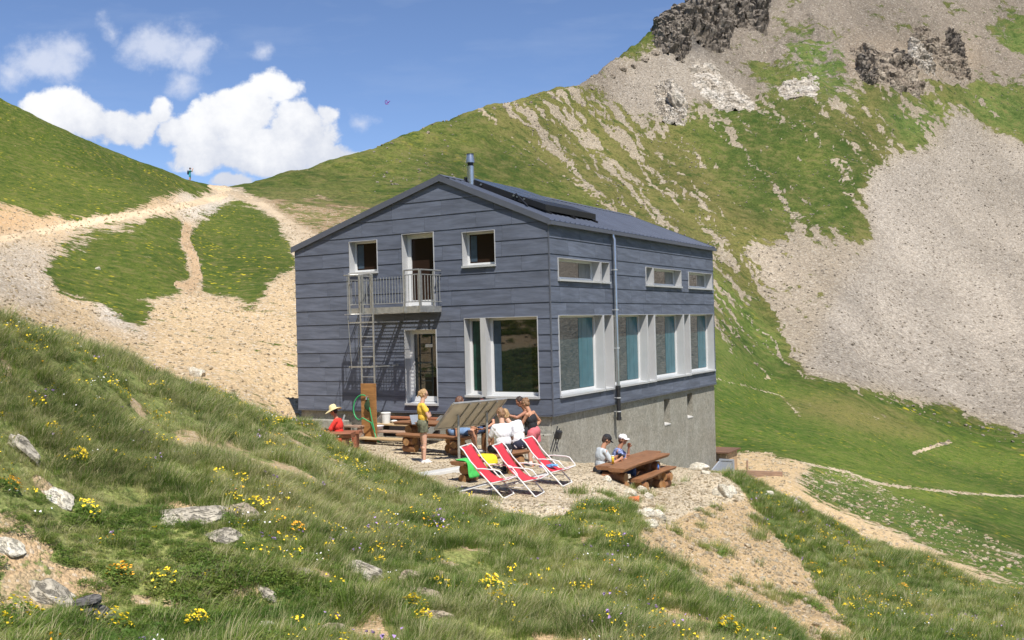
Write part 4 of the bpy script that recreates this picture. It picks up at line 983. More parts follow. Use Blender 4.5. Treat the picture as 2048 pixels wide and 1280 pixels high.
def lump(name, seed, size, mat, loc, label, cat, sub=3, flat=1, rough=.25, group=None, rotz=0, freq=2.2):
    import bmesh
    bm = bmesh.new(); bmesh.ops.create_icosphere(bm, subdivisions=sub, radius=1)
    co = np.array([v.co[:] for v in bm.verts])
    r = random.Random(seed); o3 = [r.uniform(0, 50) for _ in range(3)]
    d = 0; A = 1.0
    for k in range(4):
        f = freq*.5*2**k
        d = d+A*(vnoise(co[:,0]*f+o3[0]+co[:,2]*f*.7, co[:,1]*f+o3[1]-co[:,2]*f*.6, seed+k)-.5)*2; A *= .5
    # facet the stone: cut by random planes
    dirs = NR.normal(size=(11, 3)); dirs /= np.linalg.norm(dirs, axis=1)[:, None]
    cut = NR.uniform(.62, .92, 11)
    pr = co @ dirs.T; s = np.min(np.where(pr > .05, cut/np.maximum(pr, .05), 9), axis=1); rad = np.minimum(1, s)
    co = co*(rad*(1+rough*.55*d))[:, None]
    co[:, 2] *= flat
    for v, c in zip(bm.verts, co*np.array(size)): v.co = c
    me = bpy.data.meshes.new(name); bm.to_mesh(me); bm.free(); me.materials.append(mat)
    me.polygons.foreach_set('use_smooth', [True]*len(me.polygons)); me.set_sharp_from_angle(angle=math.radians(28))
    ob = bpy.data.objects.new(name, me); COL.objects.link(ob); ob.location = loc; ob.rotation_euler.z = rotz
    if label: tag(ob, label, cat, group)
    return ob
q = lump('cloth_bundle', 4, (.11,.08,.06), M_plw, hutpt(4.72,-.72,-.215), 'crumpled white cloth beside the bucket on the steps', 'cloth', 3, 1, .5)
# wooden board behind a hose
t = thing('hose_board', 'tall brown board with a tap and coiled green hose at the foot of the ladder', 'board', hutpt(5.16, -1.30, -.74), -YAW)
mb = MB(); mb.box(-.26,-.02,0,.26,.02,1.64); mb.build('board', wood_material('orange_board', (.33,.16,.055), .7, .7), t)
M_hose = simple('green_hose', (.03,.30,.10), .4, 0, .05, 5, 0)
pts = [(-.10+.26*math.cos(a)-.06, -.06-.01*k, .98+.34*math.sin(a)) for k, a in enumerate(np.linspace(1.2, 5.3, 22))]
pts += [(.15,-.1,.55),(.25,-.12,.35),(.36,-.16,.12),(.5,-.22,.03)]
mb = MB(); mb.tube(pts, .019, 8); auto_smooth(mb.build('hose', M_hose, t), 60)
mb = MB(); mb.tube([(.02,-.05,1.22),(.1,-.09,.95),(.16,-.1,.7),(.3,-.14,.3)], .017, 8); auto_smooth(mb.build('hose', M_hose, t), 60)
mb = MB(); mb.tube([(.0,-.02,1.25),(0,-.10,1.25),(0,-.11,1.19)], .022, 8); mb.box(-.05,-.09,1.28,.05,-.07,1.30); mb.build('tap', M_steel, t)
q = lump('sponge', 9, (.10,.05,.16), simple('dark_green_mesh', (.02,.045,.015), .9, 0, .4, 20, .6), (0,0,0), None, None, 3, 1, .5); q.name = 'hanging_net'; q.parent = t; q.location = (.02,-.07,1.02)
t = thing('wash_stand', 'small pale wooden wash stand between the man in red and the steps', 'stand', hutpt(5.62, -1.42, -.72), -YAW)
mb = MB(); mb.box(-.30,-.16,.40,.30,.16,.44); mb.build('top', M_weath, t)
for x in (-.26, .22): mb = MB(); mb.box(x,-.12,0,x+.05,.12,.40); mb.build('leg', M_weath, t)
mb = MB(); mb.tube([(-.28,-.2,0),(-.05,-.1,.75)], .010, 6); mb.tube([(-.22,-.2,0),(-.02,-.1,.75)], .010, 6); mb.tube([(-.05,-.1,.75),(-.02,-.1,.75)], .012, 6)
q = mb.build('fire_tongs', M_alu, None, loc=hutpt(5.72,-1.55,-.72), rotz=-YAW); tag(q, 'pair of thin metal tongs leaning on the wash stand', 'tongs')
mb = MB(); mb.lathe([(0,0),(.07,0),(.07,.22),(.03,.26),(.03,.30),(0,.30)], n=16); q = mb.build('red_canister', simple('red_plastic', (.55,.04,.03), .4), None, True, loc=hutpt(5.42,-1.66,-.70)); tag(q, 'small red canister under the wash stand', 'canister')

# information board on two posts, seen from behind
bd = thing('information_board', 'tilted panorama board on two thin posts, seen from its pale back', 'sign', (-1.03, 23.25, -3.12), math.atan2(.65,.76))
M_back = simple('board_back', (.56,.52,.43), .6, .1, .18, 2.5, .1)
# local x along the board; upper edge towards the camera (-y), lower edge away
def bq(x, s, o=0): return (x, -.36*s+o*.82, 1.05+.30*s+o*.62)
mb = MB(); mb.hexa([bq(-.78,-1),bq(.78,-1),bq(.78,1),bq(-.78,1)], [bq(-.78,-1,.025),bq(.78,-1,.025),bq(.78,1,.025),bq(-.78,1,.025)]); mb.build('panel', M_back, bd)
mb = MB(); e = -.03
for (x0, s0, x1, s1) in ((-.80,-1.05,.80,-1.05),(-.80,1.05,.80,1.05),(-.79,-1,-.79,1),(.79,-1,.79,1)):
    mb.beam(bq(x0,s0,.01), bq(x1,s1,.01), .04, .05, (0,.82,.62))
mb.build('frame', M_galv, bd)
for x in (-.30, -.02, .24, .50): mb = MB(); mb.beam(bq(x,-1,-.022), bq(x+.0,1,-.022), .035, .03, (0,.82,.62)); mb.build('rib', M_galv, bd)
for x in (-.43, .43): mb = MB(); mb.tube([(x,-.05,-.05),(x,-.05,1.06)], .032, 12); auto_smooth(mb.build('post', M_galv, bd), 50)
mb = MB(); mb.box(-.22,-.16,0,.22,.16,.012); q = mb.build('framed_sheet', [simple('grey_print', (.20,.22,.25), .4)], None, loc=(-2.45, 25.05, -2.33)); q.rotation_euler = (.75, 0, .35); tag(q, 'grey framed sheet propped up left of the information board', 'picture')

# red deck chairs
M_fab = simple('red_canvas', (.58,.035,.055), .75, 0, .10, 3, .25, 60)
def deck_chair():
    """local: faces +y, front foot of the main rail at y=.43"""
    t = thing('deck_chair', '-', 'deck chair', (0,0,0), 0, 'red canvas deck chairs on the gravel terrace')
    Wd = .265
    rail = [(0, .43, .015), (0, .02, .385), (0, -.24, .62), (0, -.38, .80), (0, -.46, .865)]
    mb = MB()
    for s in (-1, 1): mb.tube([(s*Wd, y, z) for _, y, z in rail], .0135, 8)
    mb.tube([(-Wd,.43,.015),(Wd,.43,.015)], .0135, 8); mb.tube([(-Wd,-.46,.865),(Wd,-.46,.865)], .0135, 8)
    auto_smooth(mb.build('back_frame', M_lwhite, t), 50)
    mb = MB(); W2 = .232
    for s in (-1, 1): mb.tube([(s*W2,-.50,.015),(s*W2,.0,.20),(s*W2,.50,.36)], .0125, 8)
    mb.tube([(-W2,-.50,.015),(W2,-.50,.015)], .0125, 8); mb.tube([(-W2,.50,.36),(W2,.50,.36)], .0125, 8)
    auto_smooth(mb.build('seat_frame', M_lwhite, t), 50)
    for s in (-1, 1):
        mb = MB(); mb.tube([(s*(Wd+.02),-.10,.50),(s*(Wd+.03),.02,.515),(s*(Wd+.03),.28,.515),(s*(Wd+.03),.35,.50),(s*(Wd+.02),.47,.375),(s*W2,.50,.355)], .012, 8)
        auto_smooth(mb.build('armrest', M_lwhite, t), 50)
    mb = MB(); mb.tube([(-W2,.10,.13),(W2,.10,.13)], .008, 6)
    for s in (-1, 1): mb.tube([(s*W2,-.22,.12),(s*W2,.28,.15)], .008, 6)
    mb.build('brace', M_lwhite, t)
    n = 18; prof = []
    P0, P1, P2, P3 = Vector((0,-.45,.862)), Vector((0,-.16,.50)), Vector((0,.06,.10)), Vector((0,.50,.365))
    for i in range(n+1):
        u = i/n; prof.append(P0*(1-u)**3+P1*3*u*(1-u)**2+P2*3*u*u*(1-u)+P3*u**3)
    vs = []; m_ = 6
    for q in prof:
        for k in range(m_+1):
            x = -.222+.444*k/m_; vs.append((x, q.y, q.z-.018*(1-(2*k/m_-1)**2)))
    fs = [(i*(m_+1)+k, i*(m_+1)+k+1, (i+1)*(m_+1)+k+1, (i+1)*(m_+1)+k) for i in range(n) for k in range(m_)]
    mb = MB(); mb.add(vs, fs); o = mb.build('canvas_seat', M_fab, t, True)
    md = o.modifiers.new('thick', 'SOLIDIFY'); md.thickness = .006
    return t
rz = math.atan2(-.36, .93)-math.pi/2
ch = deck_chair(); chairs = [ch, copy_tree(ch), copy_tree(ch)]
dv = np.array([.93,-.36]); wv_ = np.array([.36,.93])
for c, (fx, fy), lab, dr in zip(chairs, ((-.23,17.58),(.34,17.86),(.93,19.1)), ('leftmost red deck chair, beside the green towel', 'middle red deck chair, in front of the two white shirts', 'rightmost red deck chair, with a blue item on its seat'), (0,.03,-.05)):
    q = np.array([fx, fy])-dv*.43+wv_*.24
    c.location = (q[0], q[1], zat(q[0], q[1])+.0); c.rotation_euler.z = rz+dr; c['label'] = lab
    zf, zb_ = zat(*(q+dv*.43)), zat(*(q-dv*.5)); c.location.z = (zf+zb_)/2; c.rotation_euler.x = math.atan2(zf-zb_-.02, .93)
q = lump('clothing', 6, (.13,.10,.035), simple('blue_white_cloth', (.10,.25,.50), .8, 0, .8, 14, .3), (0,0,0), 'blue and white cloth lying on the rightmost deck chair', 'cloth', 3, 1, .5)
q.location = Vector(chairs[2].location)+Vector((.10,-.02,.35))
# towels on the front bench
def towel(name, mat, pts, wdir, w, label, loc, rotz):
    n = len(pts); m_ = 8; vs = []
    for i, (y, z) in enumerate(pts):
        for k in range(m_+1):
            f = k/m_-.5; vs.append((f*w*(1+.05*math.sin(i*1.7)), y+.012*math.sin(k*1.9+i), z+.010*math.sin(k*2.3+i*.9)))
    fs = [(i*(m_+1)+k, i*(m_+1)+k+1, (i+1)*(m_+1)+k+1, (i+1)*(m_+1)+k) for i in range(n-1) for k in range(m_)]
    mb = MB(); mb.add(vs, fs); o = mb.build(name, mat, None, True, loc=loc, rotz=rotz)
    md = o.modifiers.new('s', 'SUBSURF'); md.levels = md.render_levels = 1; md = o.modifiers.new('t', 'SOLIDIFY'); md.thickness = .018; md.offset = 1
    tag(o, label, 'towel'); return o
bx, by = benF.location.x, benF.location.y
def along(L): return (bx+math.cos(.89)*L, by+math.sin(.89)*L, benF.location.z)
towel('green_towel', simple('green_terry', (.07,.50,.10), .9, 0, .25, 14, .5), [(-.27,.14),(-.25,.22),(-.24,.30),(-.22,.40),(-.19,.475),(-.08,.482),(.02,.48),(.10,.47)], None, .30, 'bright green towel hanging over the near end of the front bench', along(-.88), .89)
towel('yellow_towel', simple('yellow_terry', (.72,.58,.02), .9, 0, .2, 14, .5), [(-.24,.30),(-.22,.40),(-.19,.48),(-.06,.49),(.08,.488),(.16,.485),(.2,.46)], None, .36, 'yellow towel lying on the front bench beside the green one', along(-.30), .89)
mb = MB(); mb.lathe([(0,0),(.028,0),(.028,.09),(.012,.12),(.012,.14),(0,.14)], n=14); q = mb.build('water_bottle', simple('blue_bottle', (.10,.22,.55), .2, 0, .1, 5, 0), None, True, loc=(benR.location.x-.02+.2, benR.location.y+.36, ZT+.462)); tag(q, 'small blue bottle standing on the right bench', 'bottle')
t = thing('beer_glass', 'tall glass of yellow drink on the long table before the man in grey', 'glass', (2.12, 21.35, ZT+.79))
mb = MB(); mb.lathe([(0,.005),(.028,.005),(.034,.17),(0,.17)], n=16); mb.build('drink', simple('yellow_drink', (.65,.42,.03), .2, 0, .1, 5, 0), t, True)
mb = MB(); mb.lathe([(0,.171),(.034,.171),(.033,.19),(0,.192)], n=16); mb.build('foam', M_plw, t, True)
# concrete slab edge, low
mb = MB(); mb.hexa([(-.62,-.30,-.16),(.60,-.14,-.16),(.60,.16,-.16),(-.62,.10,-.16)], [(-.62,-.24,.10),(.60,-.08,.12),(.60,.16,.12),(-.62,.10,.10)])
q = mb.build('concrete_slab', M_conc2, None, loc=(-1.62, 20.55, -3.10), rotz=.62); bevel(q, .02, 2); tag(q, 'pale concrete edge slab in the gravel below the information board', 'slab')
mb = MB(); mb.box(-.30,-.035,-.05,.30,.035,.04); q = mb.build('edging_board', M_weath, None, loc=(-3.35, 22.3, -3.06), rotz=-.1); tag(q, 'short wooden edging board in the gravel at the grass margin', 'board')
# hiking poles and a dark bag by the hut corner
t = thing('hiking_gear', 'black folded hiking gear leaning on the concrete corner of the hut', 'hiking gear', (1.05, 24.95, -3.22), -.5)
for i, (x0, x1) in enumerate(((-.12,.10),(-.06,.16),(.0,.2),(.08,-.02))): mb = MB(); mb.tube([(x0,-.12+.02*i,0),(x1-.12,.14,.62-.05*i)], .013, 8); mb.build('pole', M_black, t)
mb = MB(); mb.box(-.16,-.04,.30,.0,.10,.52); q = mb.build('bag', M_black, t); bevel(q, .03, 2); q.rotation_euler.y = .3
# shed and cellar door behind the far corner
def spt(b, out, z): return C0+SV*b-GV*out+ZV*(z-C0[2])
q = spt(14.05, .18, 0)
t = thing('lean_to_shed', 'small vertical-boarded shed with a flat brown roof at the far corner of the hut', 'shed', (q[0]-.42, q[1]+.25, -6.5), -YAW)
mb = MB()
for i in range(9): mb.box(-.55+i*.125, -.52, 0, -.55+i*.125+.117, -.48, 1.38)
mb.box(.575,-.48,0,.60,.8,1.38); mb.box(-.6,-.48,0,-.575,.8,1.38)
mb.build('wall', wood_material('fresh_larch', (.52,.36,.21), .8), t)
mb = MB(); mb.box(-.75,-.66,1.40,.72,.9,1.45); mb.build('roof', wood_material('dark_shed_roof', (.17,.095,.06), .7), t)
q = spt(12.95, .35, 0)
t = thing('cellar_door', 'open blue-grey metal door at the foot of the far hut corner', 'door', (q[0]-.12, q[1]-.1, -6.52), -YAW)
M_bg = simple('blue_grey_metal', (.34,.37,.42), .5, .1, .08, 3, .05)
mb = MB(); mb.box(-.02,-.03,0,.46,.03,1.25); mb.build('leaf', M_bg, t)
mb = MB()
for bx_ in ((-.05,-.045,0,.02,.045,1.30),(.46,-.045,0,.51,.045,1.30),(.02,-.045,1.24,.46,.045,1.30)): mb.box(*bx_)
mb.build('frame', M_bg, t)
mb = MB(); mb.hexa([(-.08,-.02,0),(-.03,-.02,0),(-.03,-.9,0),(-.08,-.9,0)],[(-.08,-.02,1.22),(-.03,-.02,1.22),(-.03,-.9,1.0),(-.08,-.9,1.0)]); mb.build('side_panel', M_bg, t)
x, y = 9.06, 38.4; mb = MB(); mb.tube([(0,0,-.3),(.03,0,.55)], .035, 8); q = mb.build('fence_post', M_weath, None, loc=G_(x, y)); tag(q, 'lone weathered post standing in the tan yard right of the shed', 'post')
mb = MB(); mb.box(-1.0,-.04,-.1,1.0,.04,.26); q = mb.build('retaining_plank', M_weath, None, loc=(8.95, 36.6, zat(8.95,36.6)), rotz=-.45); tag(q, 'low weathered retaining plank in front of the lone post', 'plank')
# terracotta pipe end in the bank
mb = MB(); n = 18; mb.tube([(0,0,0),(.17,-.05,.01),(.19,-.055,.01),(.21,-.06,.01)], [.045,.048,.062,.062], n); q = mb.build('clay_pipe', simple('terracotta', (.62,.17,.06), .8, 0, .12, 8, .2), None, True, loc=G_(2.16,19.0,.06)); tag(q, 'orange clay pipe lying among pale stones at the terrace edge', 'pipe')
# kite
t = thing('kite', 'tiny purple kite in the sky right of the clouds', 'kite', (-8.52, 70, 16.3), .4)
M_k = simple('purple_sail', (.16,.03,.30), .6, 0, .3, 6, 0)
mb = MB(); mb.tube([(-.10+.075*math.cos(a), 0, .0+.13*math.sin(a)) for a in np.linspace(0, 2*math.pi, 15)], .022, 6); mb.build('ring', M_k, t)
mb = MB(); mb.tube([(-.05,0,-.10),(.06,0,-.02),(.12,0,.07),(.22,0,.10)], [.02,.05,.035,.012], 6); mb.build('wing', M_k, t)
mb = MB(); mb.tube([(-.16,0,-.13),(-.06,0,-.17),(.08,0,-.12)], .02, 6); mb.build('tail', simple('violet_tail', (.35,.10,.40), .6), t)
# ------------------------------------------------------------------ people
def _sphere(mb, c, axes, n=14, m_=9):
    """axes: three scaled axis vectors"""
    vs = []; fs = []; c = Vector(c); A = [Vector(a) for a in axes]
    vs.append(c+A[2])
    for i in range(1, m_):
        t = math.pi*i/m_
        for k in range(n):
            p = 2*math.pi*k/n; vs.append(c+A[0]*(math.sin(t)*math.cos(p))+A[1]*(math.sin(t)*math.sin(p))+A[2]*math.cos(t))
    vs.append(c-A[2]); L = len(vs)-1
    for k in range(n): fs.append((0, 1+k, 1+(k+1) % n)); fs.append((L, 1+(m_-2)*n+(k+1) % n, 1+(m_-2)*n+k))
    for i in range(m_-2):
        for k in range(n):
            k2 = (k+1) % n; fs.append((1+i*n+k, 1+(i+1)*n+k, 1+(i+1)*n+k2, 1+i*n+k2))
    mb.add(vs, fs)
def ball(mb, c, r): _sphere(mb, c, ((r,0,0),(0,r,0),(0,0,r)))
def capsule(mb, p0, p1, r0, r1):
    mb.tube([p0, p1], [r0, r1], 12); ball(mb, p0, r0); ball(mb, p1, r1)
def fuse(mb, name, mat, parent, vox, sm=2, wob=0, wf=14, seed=0):
    o = mb.build(name+'_tmp', mat)
    m = o.modifiers.new('r', 'REMESH'); m.mode = 'VOXEL'; m.voxel_size = vox; m.use_smooth_shade = True
    if sm: m = o.modifiers.new('s', 'SMOOTH'); m.iterations = sm; m.factor = .5
    dg = bpy.context.evaluated_depsgraph_get(); dg.update()
    me = bpy.data.meshes.new_from_object(o.evaluated_get(dg)); me.name = name
    bpy.data.objects.remove(o)
    if wob:
        n = len(me.vertices); co = np.empty(n*3); me.vertices.foreach_get('co', co); co = co.reshape(-1, 3)
        no = np.empty(n*3); me.vertices.foreach_get('normal', no); no = no.reshape(-1, 3)
        d = fbm(co[:,0]*wf+co[:,2]*wf*.6, co[:,1]*wf-co[:,2]*wf*.5, 3, seed)
        co += no*(d*wob)[:, None]; me.vertices.foreach_set('co', co.ravel()); me.update()
    me.polygons.foreach_set('use_smooth', [True]*len(me.polygons))
    q = bpy.data.objects.new(name, me); COL.objects.link(q)
    if parent: q.parent = parent
    return q
def skin(name, col):
    m, t, b = material(name); co = t.new('ShaderNodeTexCoord').outputs['Object']
    t.l.new(t.v('SCALE', col, sc=t.rng(t.noise(co, 5, 3), .3, .7, .9, 1.1)), b.inputs['Base Color']); setp(b, Roughness=.5, Specular_IOR_Level=.4)
    b.inputs['Subsurface Weight'].default_value = .08; b.inputs['Subsurface Radius'].default_value = (.02,.008,.004)
    return m
SK1 = skin('skin_tanned', (.50,.25,.15)); SK2 = skin('skin_fair', (.62,.36,.25)); SK3 = skin('skin_brown', (.40,.18,.11))
M_lip = simple('lips', (.38,.10,.08), .5); M_eye = simple('eye_dark', (.03,.02,.015), .25)
def U(v): return Vector(v).normalized()
def human(label, loc, rotz, H=1.72, female=False, spine=(0,0,1), shoulder_yaw=0, neck=(0,.1,1), look=(0,1,0), armL=((-.15,0,-1),(0,.1,-1)), armR=((.15,0,-1),(0,.1,-1)),
          legL=((0,0,-1),(0,0,-1)), legR=((0,0,-1),(0,0,-1)), toeL=(0,1,0), toeR=(0,1,0), curl=.5, skin_m=None, parts=(), vox=.0065, handL=None, handR=None, pelvis_at_loc=True):
    """limbs are (upper, lower) direction vectors in the person's own frame: x right, y ahead, z up"""
    s = H/1.72; k = skin_m or SK2
    sp = U(spine); rt = Vector((math.cos(shoulder_yaw), math.sin(shoulder_yaw), 0)); rt = (rt-sp*rt.dot(sp)).normalized(); fw = sp.cross(rt)
    P = Vector((0,0,0)); sh = .165 if female else .185; hipw = .095 if female else .088
    J = {}
    J['neck'] = P+sp*.50*s; nk = U(neck); J['head'] = J['neck']+nk*.205*s+U(look)*.02*s
    lk = U(look); hr = lk.cross(Vector((0,0,1)));
    if hr.length < .1: hr = rt.copy()
    hr.normalize(); hu = hr.cross(lk)
    for sd, nm, arm, leg in ((-1,'L',armL,legL),(1,'R',armR,legR)):
        J['sh'+nm] = P+sp*.435*s+rt*sd*sh*s; J['el'+nm] = J['sh'+nm]+U(arm[0])*.285*s; J['wr'+nm] = J['el'+nm]+U(arm[1])*.245*s
        J['hp'+nm] = P+rt*sd*hipw*s-sp*.02*s; J['kn'+nm] = J['hp'+nm]+U(leg[0])*.425*s; J['an'+nm] = J['kn'+nm]+U(leg[1])*.405*s
    def torso(mb, e=0, top=True, bottom=True, neckr=True):
        cw = (.150 if female else .170)
        def ell(u, a, b, c, f=0): _sphere(mb, P+sp*u*s+fw*f*s, (rt*(a*s+e), fw*(b*s+e), sp*(c*s+e)), 18, 12)
        if bottom: ell(.0, .165 if female else .155, .115, .12, -.01)
        if top:
            ell(.16, .128 if female else .142, .095, .16, .0); ell(.335, cw, .108, .155, .0); ell(.40, cw*.95, .085, .09, -.005)
            mb_c = .050+e/s*.8; capsule(mb, J['shL']+(J['shR']-J['shL'])*.06, J['shR']+(J['shL']-J['shR'])*.06, mb_c*s, mb_c*s)
            if female:
                for sd in (-1, 1): ball(mb, P+sp*.325*s+rt*sd*.065*s+fw*.075*s, .058*s+e)
    mb = MB(); torso(mb)
    capsule(mb, J['neck']-sp*.05*s, J['head']-hu*.04*s, .056*s, .05*s)
    h = J['head']; _sphere(mb, h+hu*.015*s, (hr*.074*s, lk*.094*s, hu*.108*s), 20, 14)
    _sphere(mb, h-hu*.055*s+lk*.030*s, (hr*.050*s, lk*.060*s, hu*.055*s), 16, 10)      # jaw
    capsule(mb, h+lk*.088*s+hu*.012*s, h+lk*.104*s-hu*.018*s, .009*s, .014*s)            # nose
    for sd in (-1, 1): _sphere(mb, h+hr*sd*.076*s-hu*.005*s-lk*.005*s, (hr*.010*s, lk*.018*s, hu*.030*s), 10, 8)
    _sphere(mb, h+lk*.083*s+hu*.028*s, (hr*.055*s, lk*.012*s, hu*.010*s), 12, 8)           # brow
    for nm, sd, toe, hd in (('L',-1,toeL,handL),('R',1,toeR,handR)):
        capsule(mb, J['sh'+nm], J['el'+nm], .047*s, .037*s); _sphere(mb, J['sh'+nm], (rt*.055*s, fw*.055*s, sp*.055*s))
        capsule(mb, J['el'+nm], J['wr'+nm], .037*s, .025*s); m1 = J['el'+nm].lerp(J['wr'+nm], .28); ball(mb, m1, .041*s)
        capsule(mb, J['hp'+nm], J['kn'+nm], .084*s, .055*s); capsule(mb, J['kn'+nm], J['an'+nm], .053*s, .036*s)
        ball(mb, J['kn'+nm].lerp(J['an'+nm], .28)-U(toe)*.014*s, .056*s)
        T = U(toe); dn = (J['an'+nm]-J['kn'+nm]).normalized(); A = J['an'+nm]
        flo = A+Vector((0,0,-.055*s)) if abs(T.z) < .5 else A
        capsule(mb, A, flo-T*.03*s, .036*s, .034*s); capsule(mb, flo-T*.03*s, flo+T*.13*s-Vector((0,0,.004)), .034*s, .026*s); capsule(mb, flo+T*.10*s, flo+T*.165*s-Vector((0,0,.008)), .030*s, .020*s)
        # hand: palm and five fingers
        w = J['wr'+nm]; fd = U(hd[0]) if hd else (J['wr'+nm]-J['el'+nm]).normalized()
        pn = U(hd[1]) if hd else rt*(-sd)                 # palm side
        pn = (pn-fd*pn.dot(fd)).normalized(); side = fd.cross(pn)*(1 if sd > 0 else -1)   # towards the thumb
        if not hd and side.dot(fw) < 0: side = -side
        _sphere(mb, w+fd*.05*s, (side*.041*s, pn*.016*s, fd*.052*s), 12, 8)
        for i, (o_, ln) in enumerate(((.030,.072),(.010,.082),(-.010,.076),(-.029,.060))):
            b0 = w+fd*.085*s+side*o_*s; d1 = (fd+pn*curl*.6).normalized(); d2 = (fd+pn*curl*2.0).normalized()
            b1 = b0+d1*ln*.5*s; b2 = b1+d2*ln*.5*s; capsule(mb, b0-fd*.02*s, b1, .0098*s, .0092*s); capsule(mb, b1, b2, .0092*s, .0078*s)
        t0 = w+fd*.030*s+side*.032*s; t1 = t0+(fd*.7+side*.75+pn*.2).normalized()*.034*s; t2 = t1+(fd+side*.2+pn*.45).normalized()*.028*s
        capsule(mb, t0, t1, .012*s, .0105*s); capsule(mb, t1, t2, .0105*s, .0085*s)
    body = fuse(mb, 'person', k, None, vox, 1)
    me = body.data; me.materials.append(M_lip); me.materials.append(M_eye)
    nf = len(me.polygons); cen = np.empty(nf*3); me.polygons.foreach_get('center', cen); cen = cen.reshape(-1, 3)
    mi = np.zeros(nf, np.int32)
    mo = np.array(h-hu*.050*s+lk*.088*s); dd = cen-mo; a = np.abs(dd @ np.array(hr)); b_ = np.abs(dd @ np.array(hu)); c_ = np.abs(dd @ np.array(lk)); mi[(a < .022*s) & (b_ < .006*s) & (c_ < .03)] = 1
    for sd in (-1, 1):
        eo = np.array(h+hr*sd*.032*s+hu*.012*s+lk*.085*s); dd = cen-eo; a = np.abs(dd @ np.array(hr)); b_ = np.abs(dd @ np.array(hu)); c_ = np.abs(dd @ np.array(lk)); mi[((a/.013)**2+(b_/.006)**2 < s*s) & (c_ < .03)] = 2
    me.polygons.foreach_set('material_index', mi)
    tag(body, label, 'person')
    ctx = dict(J=J, s=s, P=P, sp=sp, rt=rt, fw=fw, hr=hr, hu=hu, lk=lk, torso=torso, toes=(toeL, toeR))
    for fn in parts: fn(body, ctx)
    body.location = loc; body.rotation_euler.z = rotz
    return body
def shirt(mat, sleeve=.5, e=.014, name='shirt', hem=.0, tank=False):
    def f(body, c):
        J, s = c['J'], c['s']; mb = MB()
        if tank:
            P, sp, rt, fw = c['P'], c['sp'], c['rt'], c['fw']
            for u, a, b, cc in ((.16,.135,.10,.17),(.31,.155,.115,.14),(.05,.15,.11,.10)): _sphere(mb, P+sp*u*s, (rt*(a*s+e), fw*(b*s+e), sp*(cc*s+e)), 18, 12)
            for sd in (-1, 1): capsule(mb, P+sp*.36*s+rt*sd*.07*s+fw*.08*s, P+sp*.455*s+rt*sd*.085*s, .02, .022); capsule(mb, P+sp*.455*s+rt*sd*.085*s, P+sp*.36*s+rt*sd*.06*s-fw*.09*s, .022, .02)
        else:
            c['torso'](mb, e, True, False)
            P, sp, rt, fw = c['P'], c['sp'], c['rt'], c['fw']
            _sphere(mb, P+sp*(.03-hem)*s, (rt*(.155*s+e), fw*(.112*s+e), sp*(.09*s+e)), 18, 12)
            for nm in 'LR':
                a, b = J['sh'+nm], J['el'+nm]; q = a.lerp(b, min(sleeve, 1)); capsule(mb, a, q, .060*s, .058*s if sleeve < .9 else .05*s)
                if sleeve > 1: capsule(mb, b, b.lerp(J['wr'+nm], sleeve-1), .05*s, .042*s)
        fuse(mb, name, mat, body, .009, 2, .010, 13, 5)
    return f
def trousers(mat, frac=.6, e=.016, name='shorts', loose=.0):
    def f(body, c):
        J, s = c['J'], c['s']; mb = MB(); P, sp, rt, fw = c['P'], c['sp'], c['rt'], c['fw']
        _sphere(mb, P+sp*.01*s-fw*.01, (rt*(.160*s+e), fw*(.118*s+e), sp*(.115*s+e)), 18, 12)
        for nm in 'LR':
            a, b = J['hp'+nm], J['kn'+nm]; q = a.lerp(b, min(frac, 1)); r1 = (.084+(.056-.084)*min(frac, 1))*s+e+loose; mb.tube([a, q], [.086*s+e, r1], 14); ball(mb, a, .086*s+e)
            if frac > 1: capsule(mb, b, b.lerp(J['an'+nm], frac-1), .056*s+e*.8, .045*s+e*.6); ball(mb, b, .058*s+e)
        fuse(mb, name, mat, body, .009, 2, .006, 15, 9)
    return f
def shoes(mat, name='shoe', sock=None):
    def f(body, c):
        for nm, toe in zip('LR', c['toes']):
            J, s = c['J'], c['s']; T = U(toe); A = J['an'+nm]; flo = A+Vector((0,0,-.055*s)); mb = MB()
            capsule(mb, A+Vector((0,0,-.015)), flo-T*.035*s, .043*s, .042*s); capsule(mb, flo-T*.035*s, flo+T*.13*s, .042*s, .036*s); capsule(mb, flo+T*.1*s, flo+T*.17*s-Vector((0,0,.006)), .038*s, .029*s)
            fuse(mb, name, mat, body, .008, 1)
    return f
def hair(mat, style='short'):
    def f(body, c):
        J, s, hr, hu, lk = c['J'], c['s'], c['hr'], c['hu'], c['lk']; h = J['head']; mb = MB()
        _sphere(mb, h+hu*.030*s-lk*.014*s, (hr*.083*s, lk*.094*s, hu*.104*s), 18, 12)
        if style in ('curly', 'full'):
            for i in range(26):
                r = random.Random(i); a = r.uniform(0, 6.28); z = r.uniform(.0, .12); q = math.cos(z/.13*1.4)
                d = hr*math.cos(a)*.075*q+lk*(math.sin(a)*.085*q-.018)+hu*z
                if math.sin(a) > .3 and z < .07: continue
                ball(mb, h+d*s, .024*s)
        if style in ('pony', 'bun'):
            q = h-lk*.105*s+hu*.035*s; ball(mb, q, .035*s)
            if style == 'pony': capsule(mb, q, q-lk*.03*s-hu*.10*s, .030*s, .014*s)
            else: ball(mb, h-lk*.08*s+hu*.09*s, .04*s)
        if style == 'back': _sphere(mb, h-lk*.03*s-hu*.02*s, (hr*.078*s, lk*.075*s, hu*.08*s), 16, 10)
        _sphere(mb, h-lk*.045*s-hu*.015*s, (hr*.070*s, lk*.056*s, hu*.07*s), 16, 10)
        fuse(mb, 'hair', mat, body, .007, 1, .013, 42, 3)
    return f
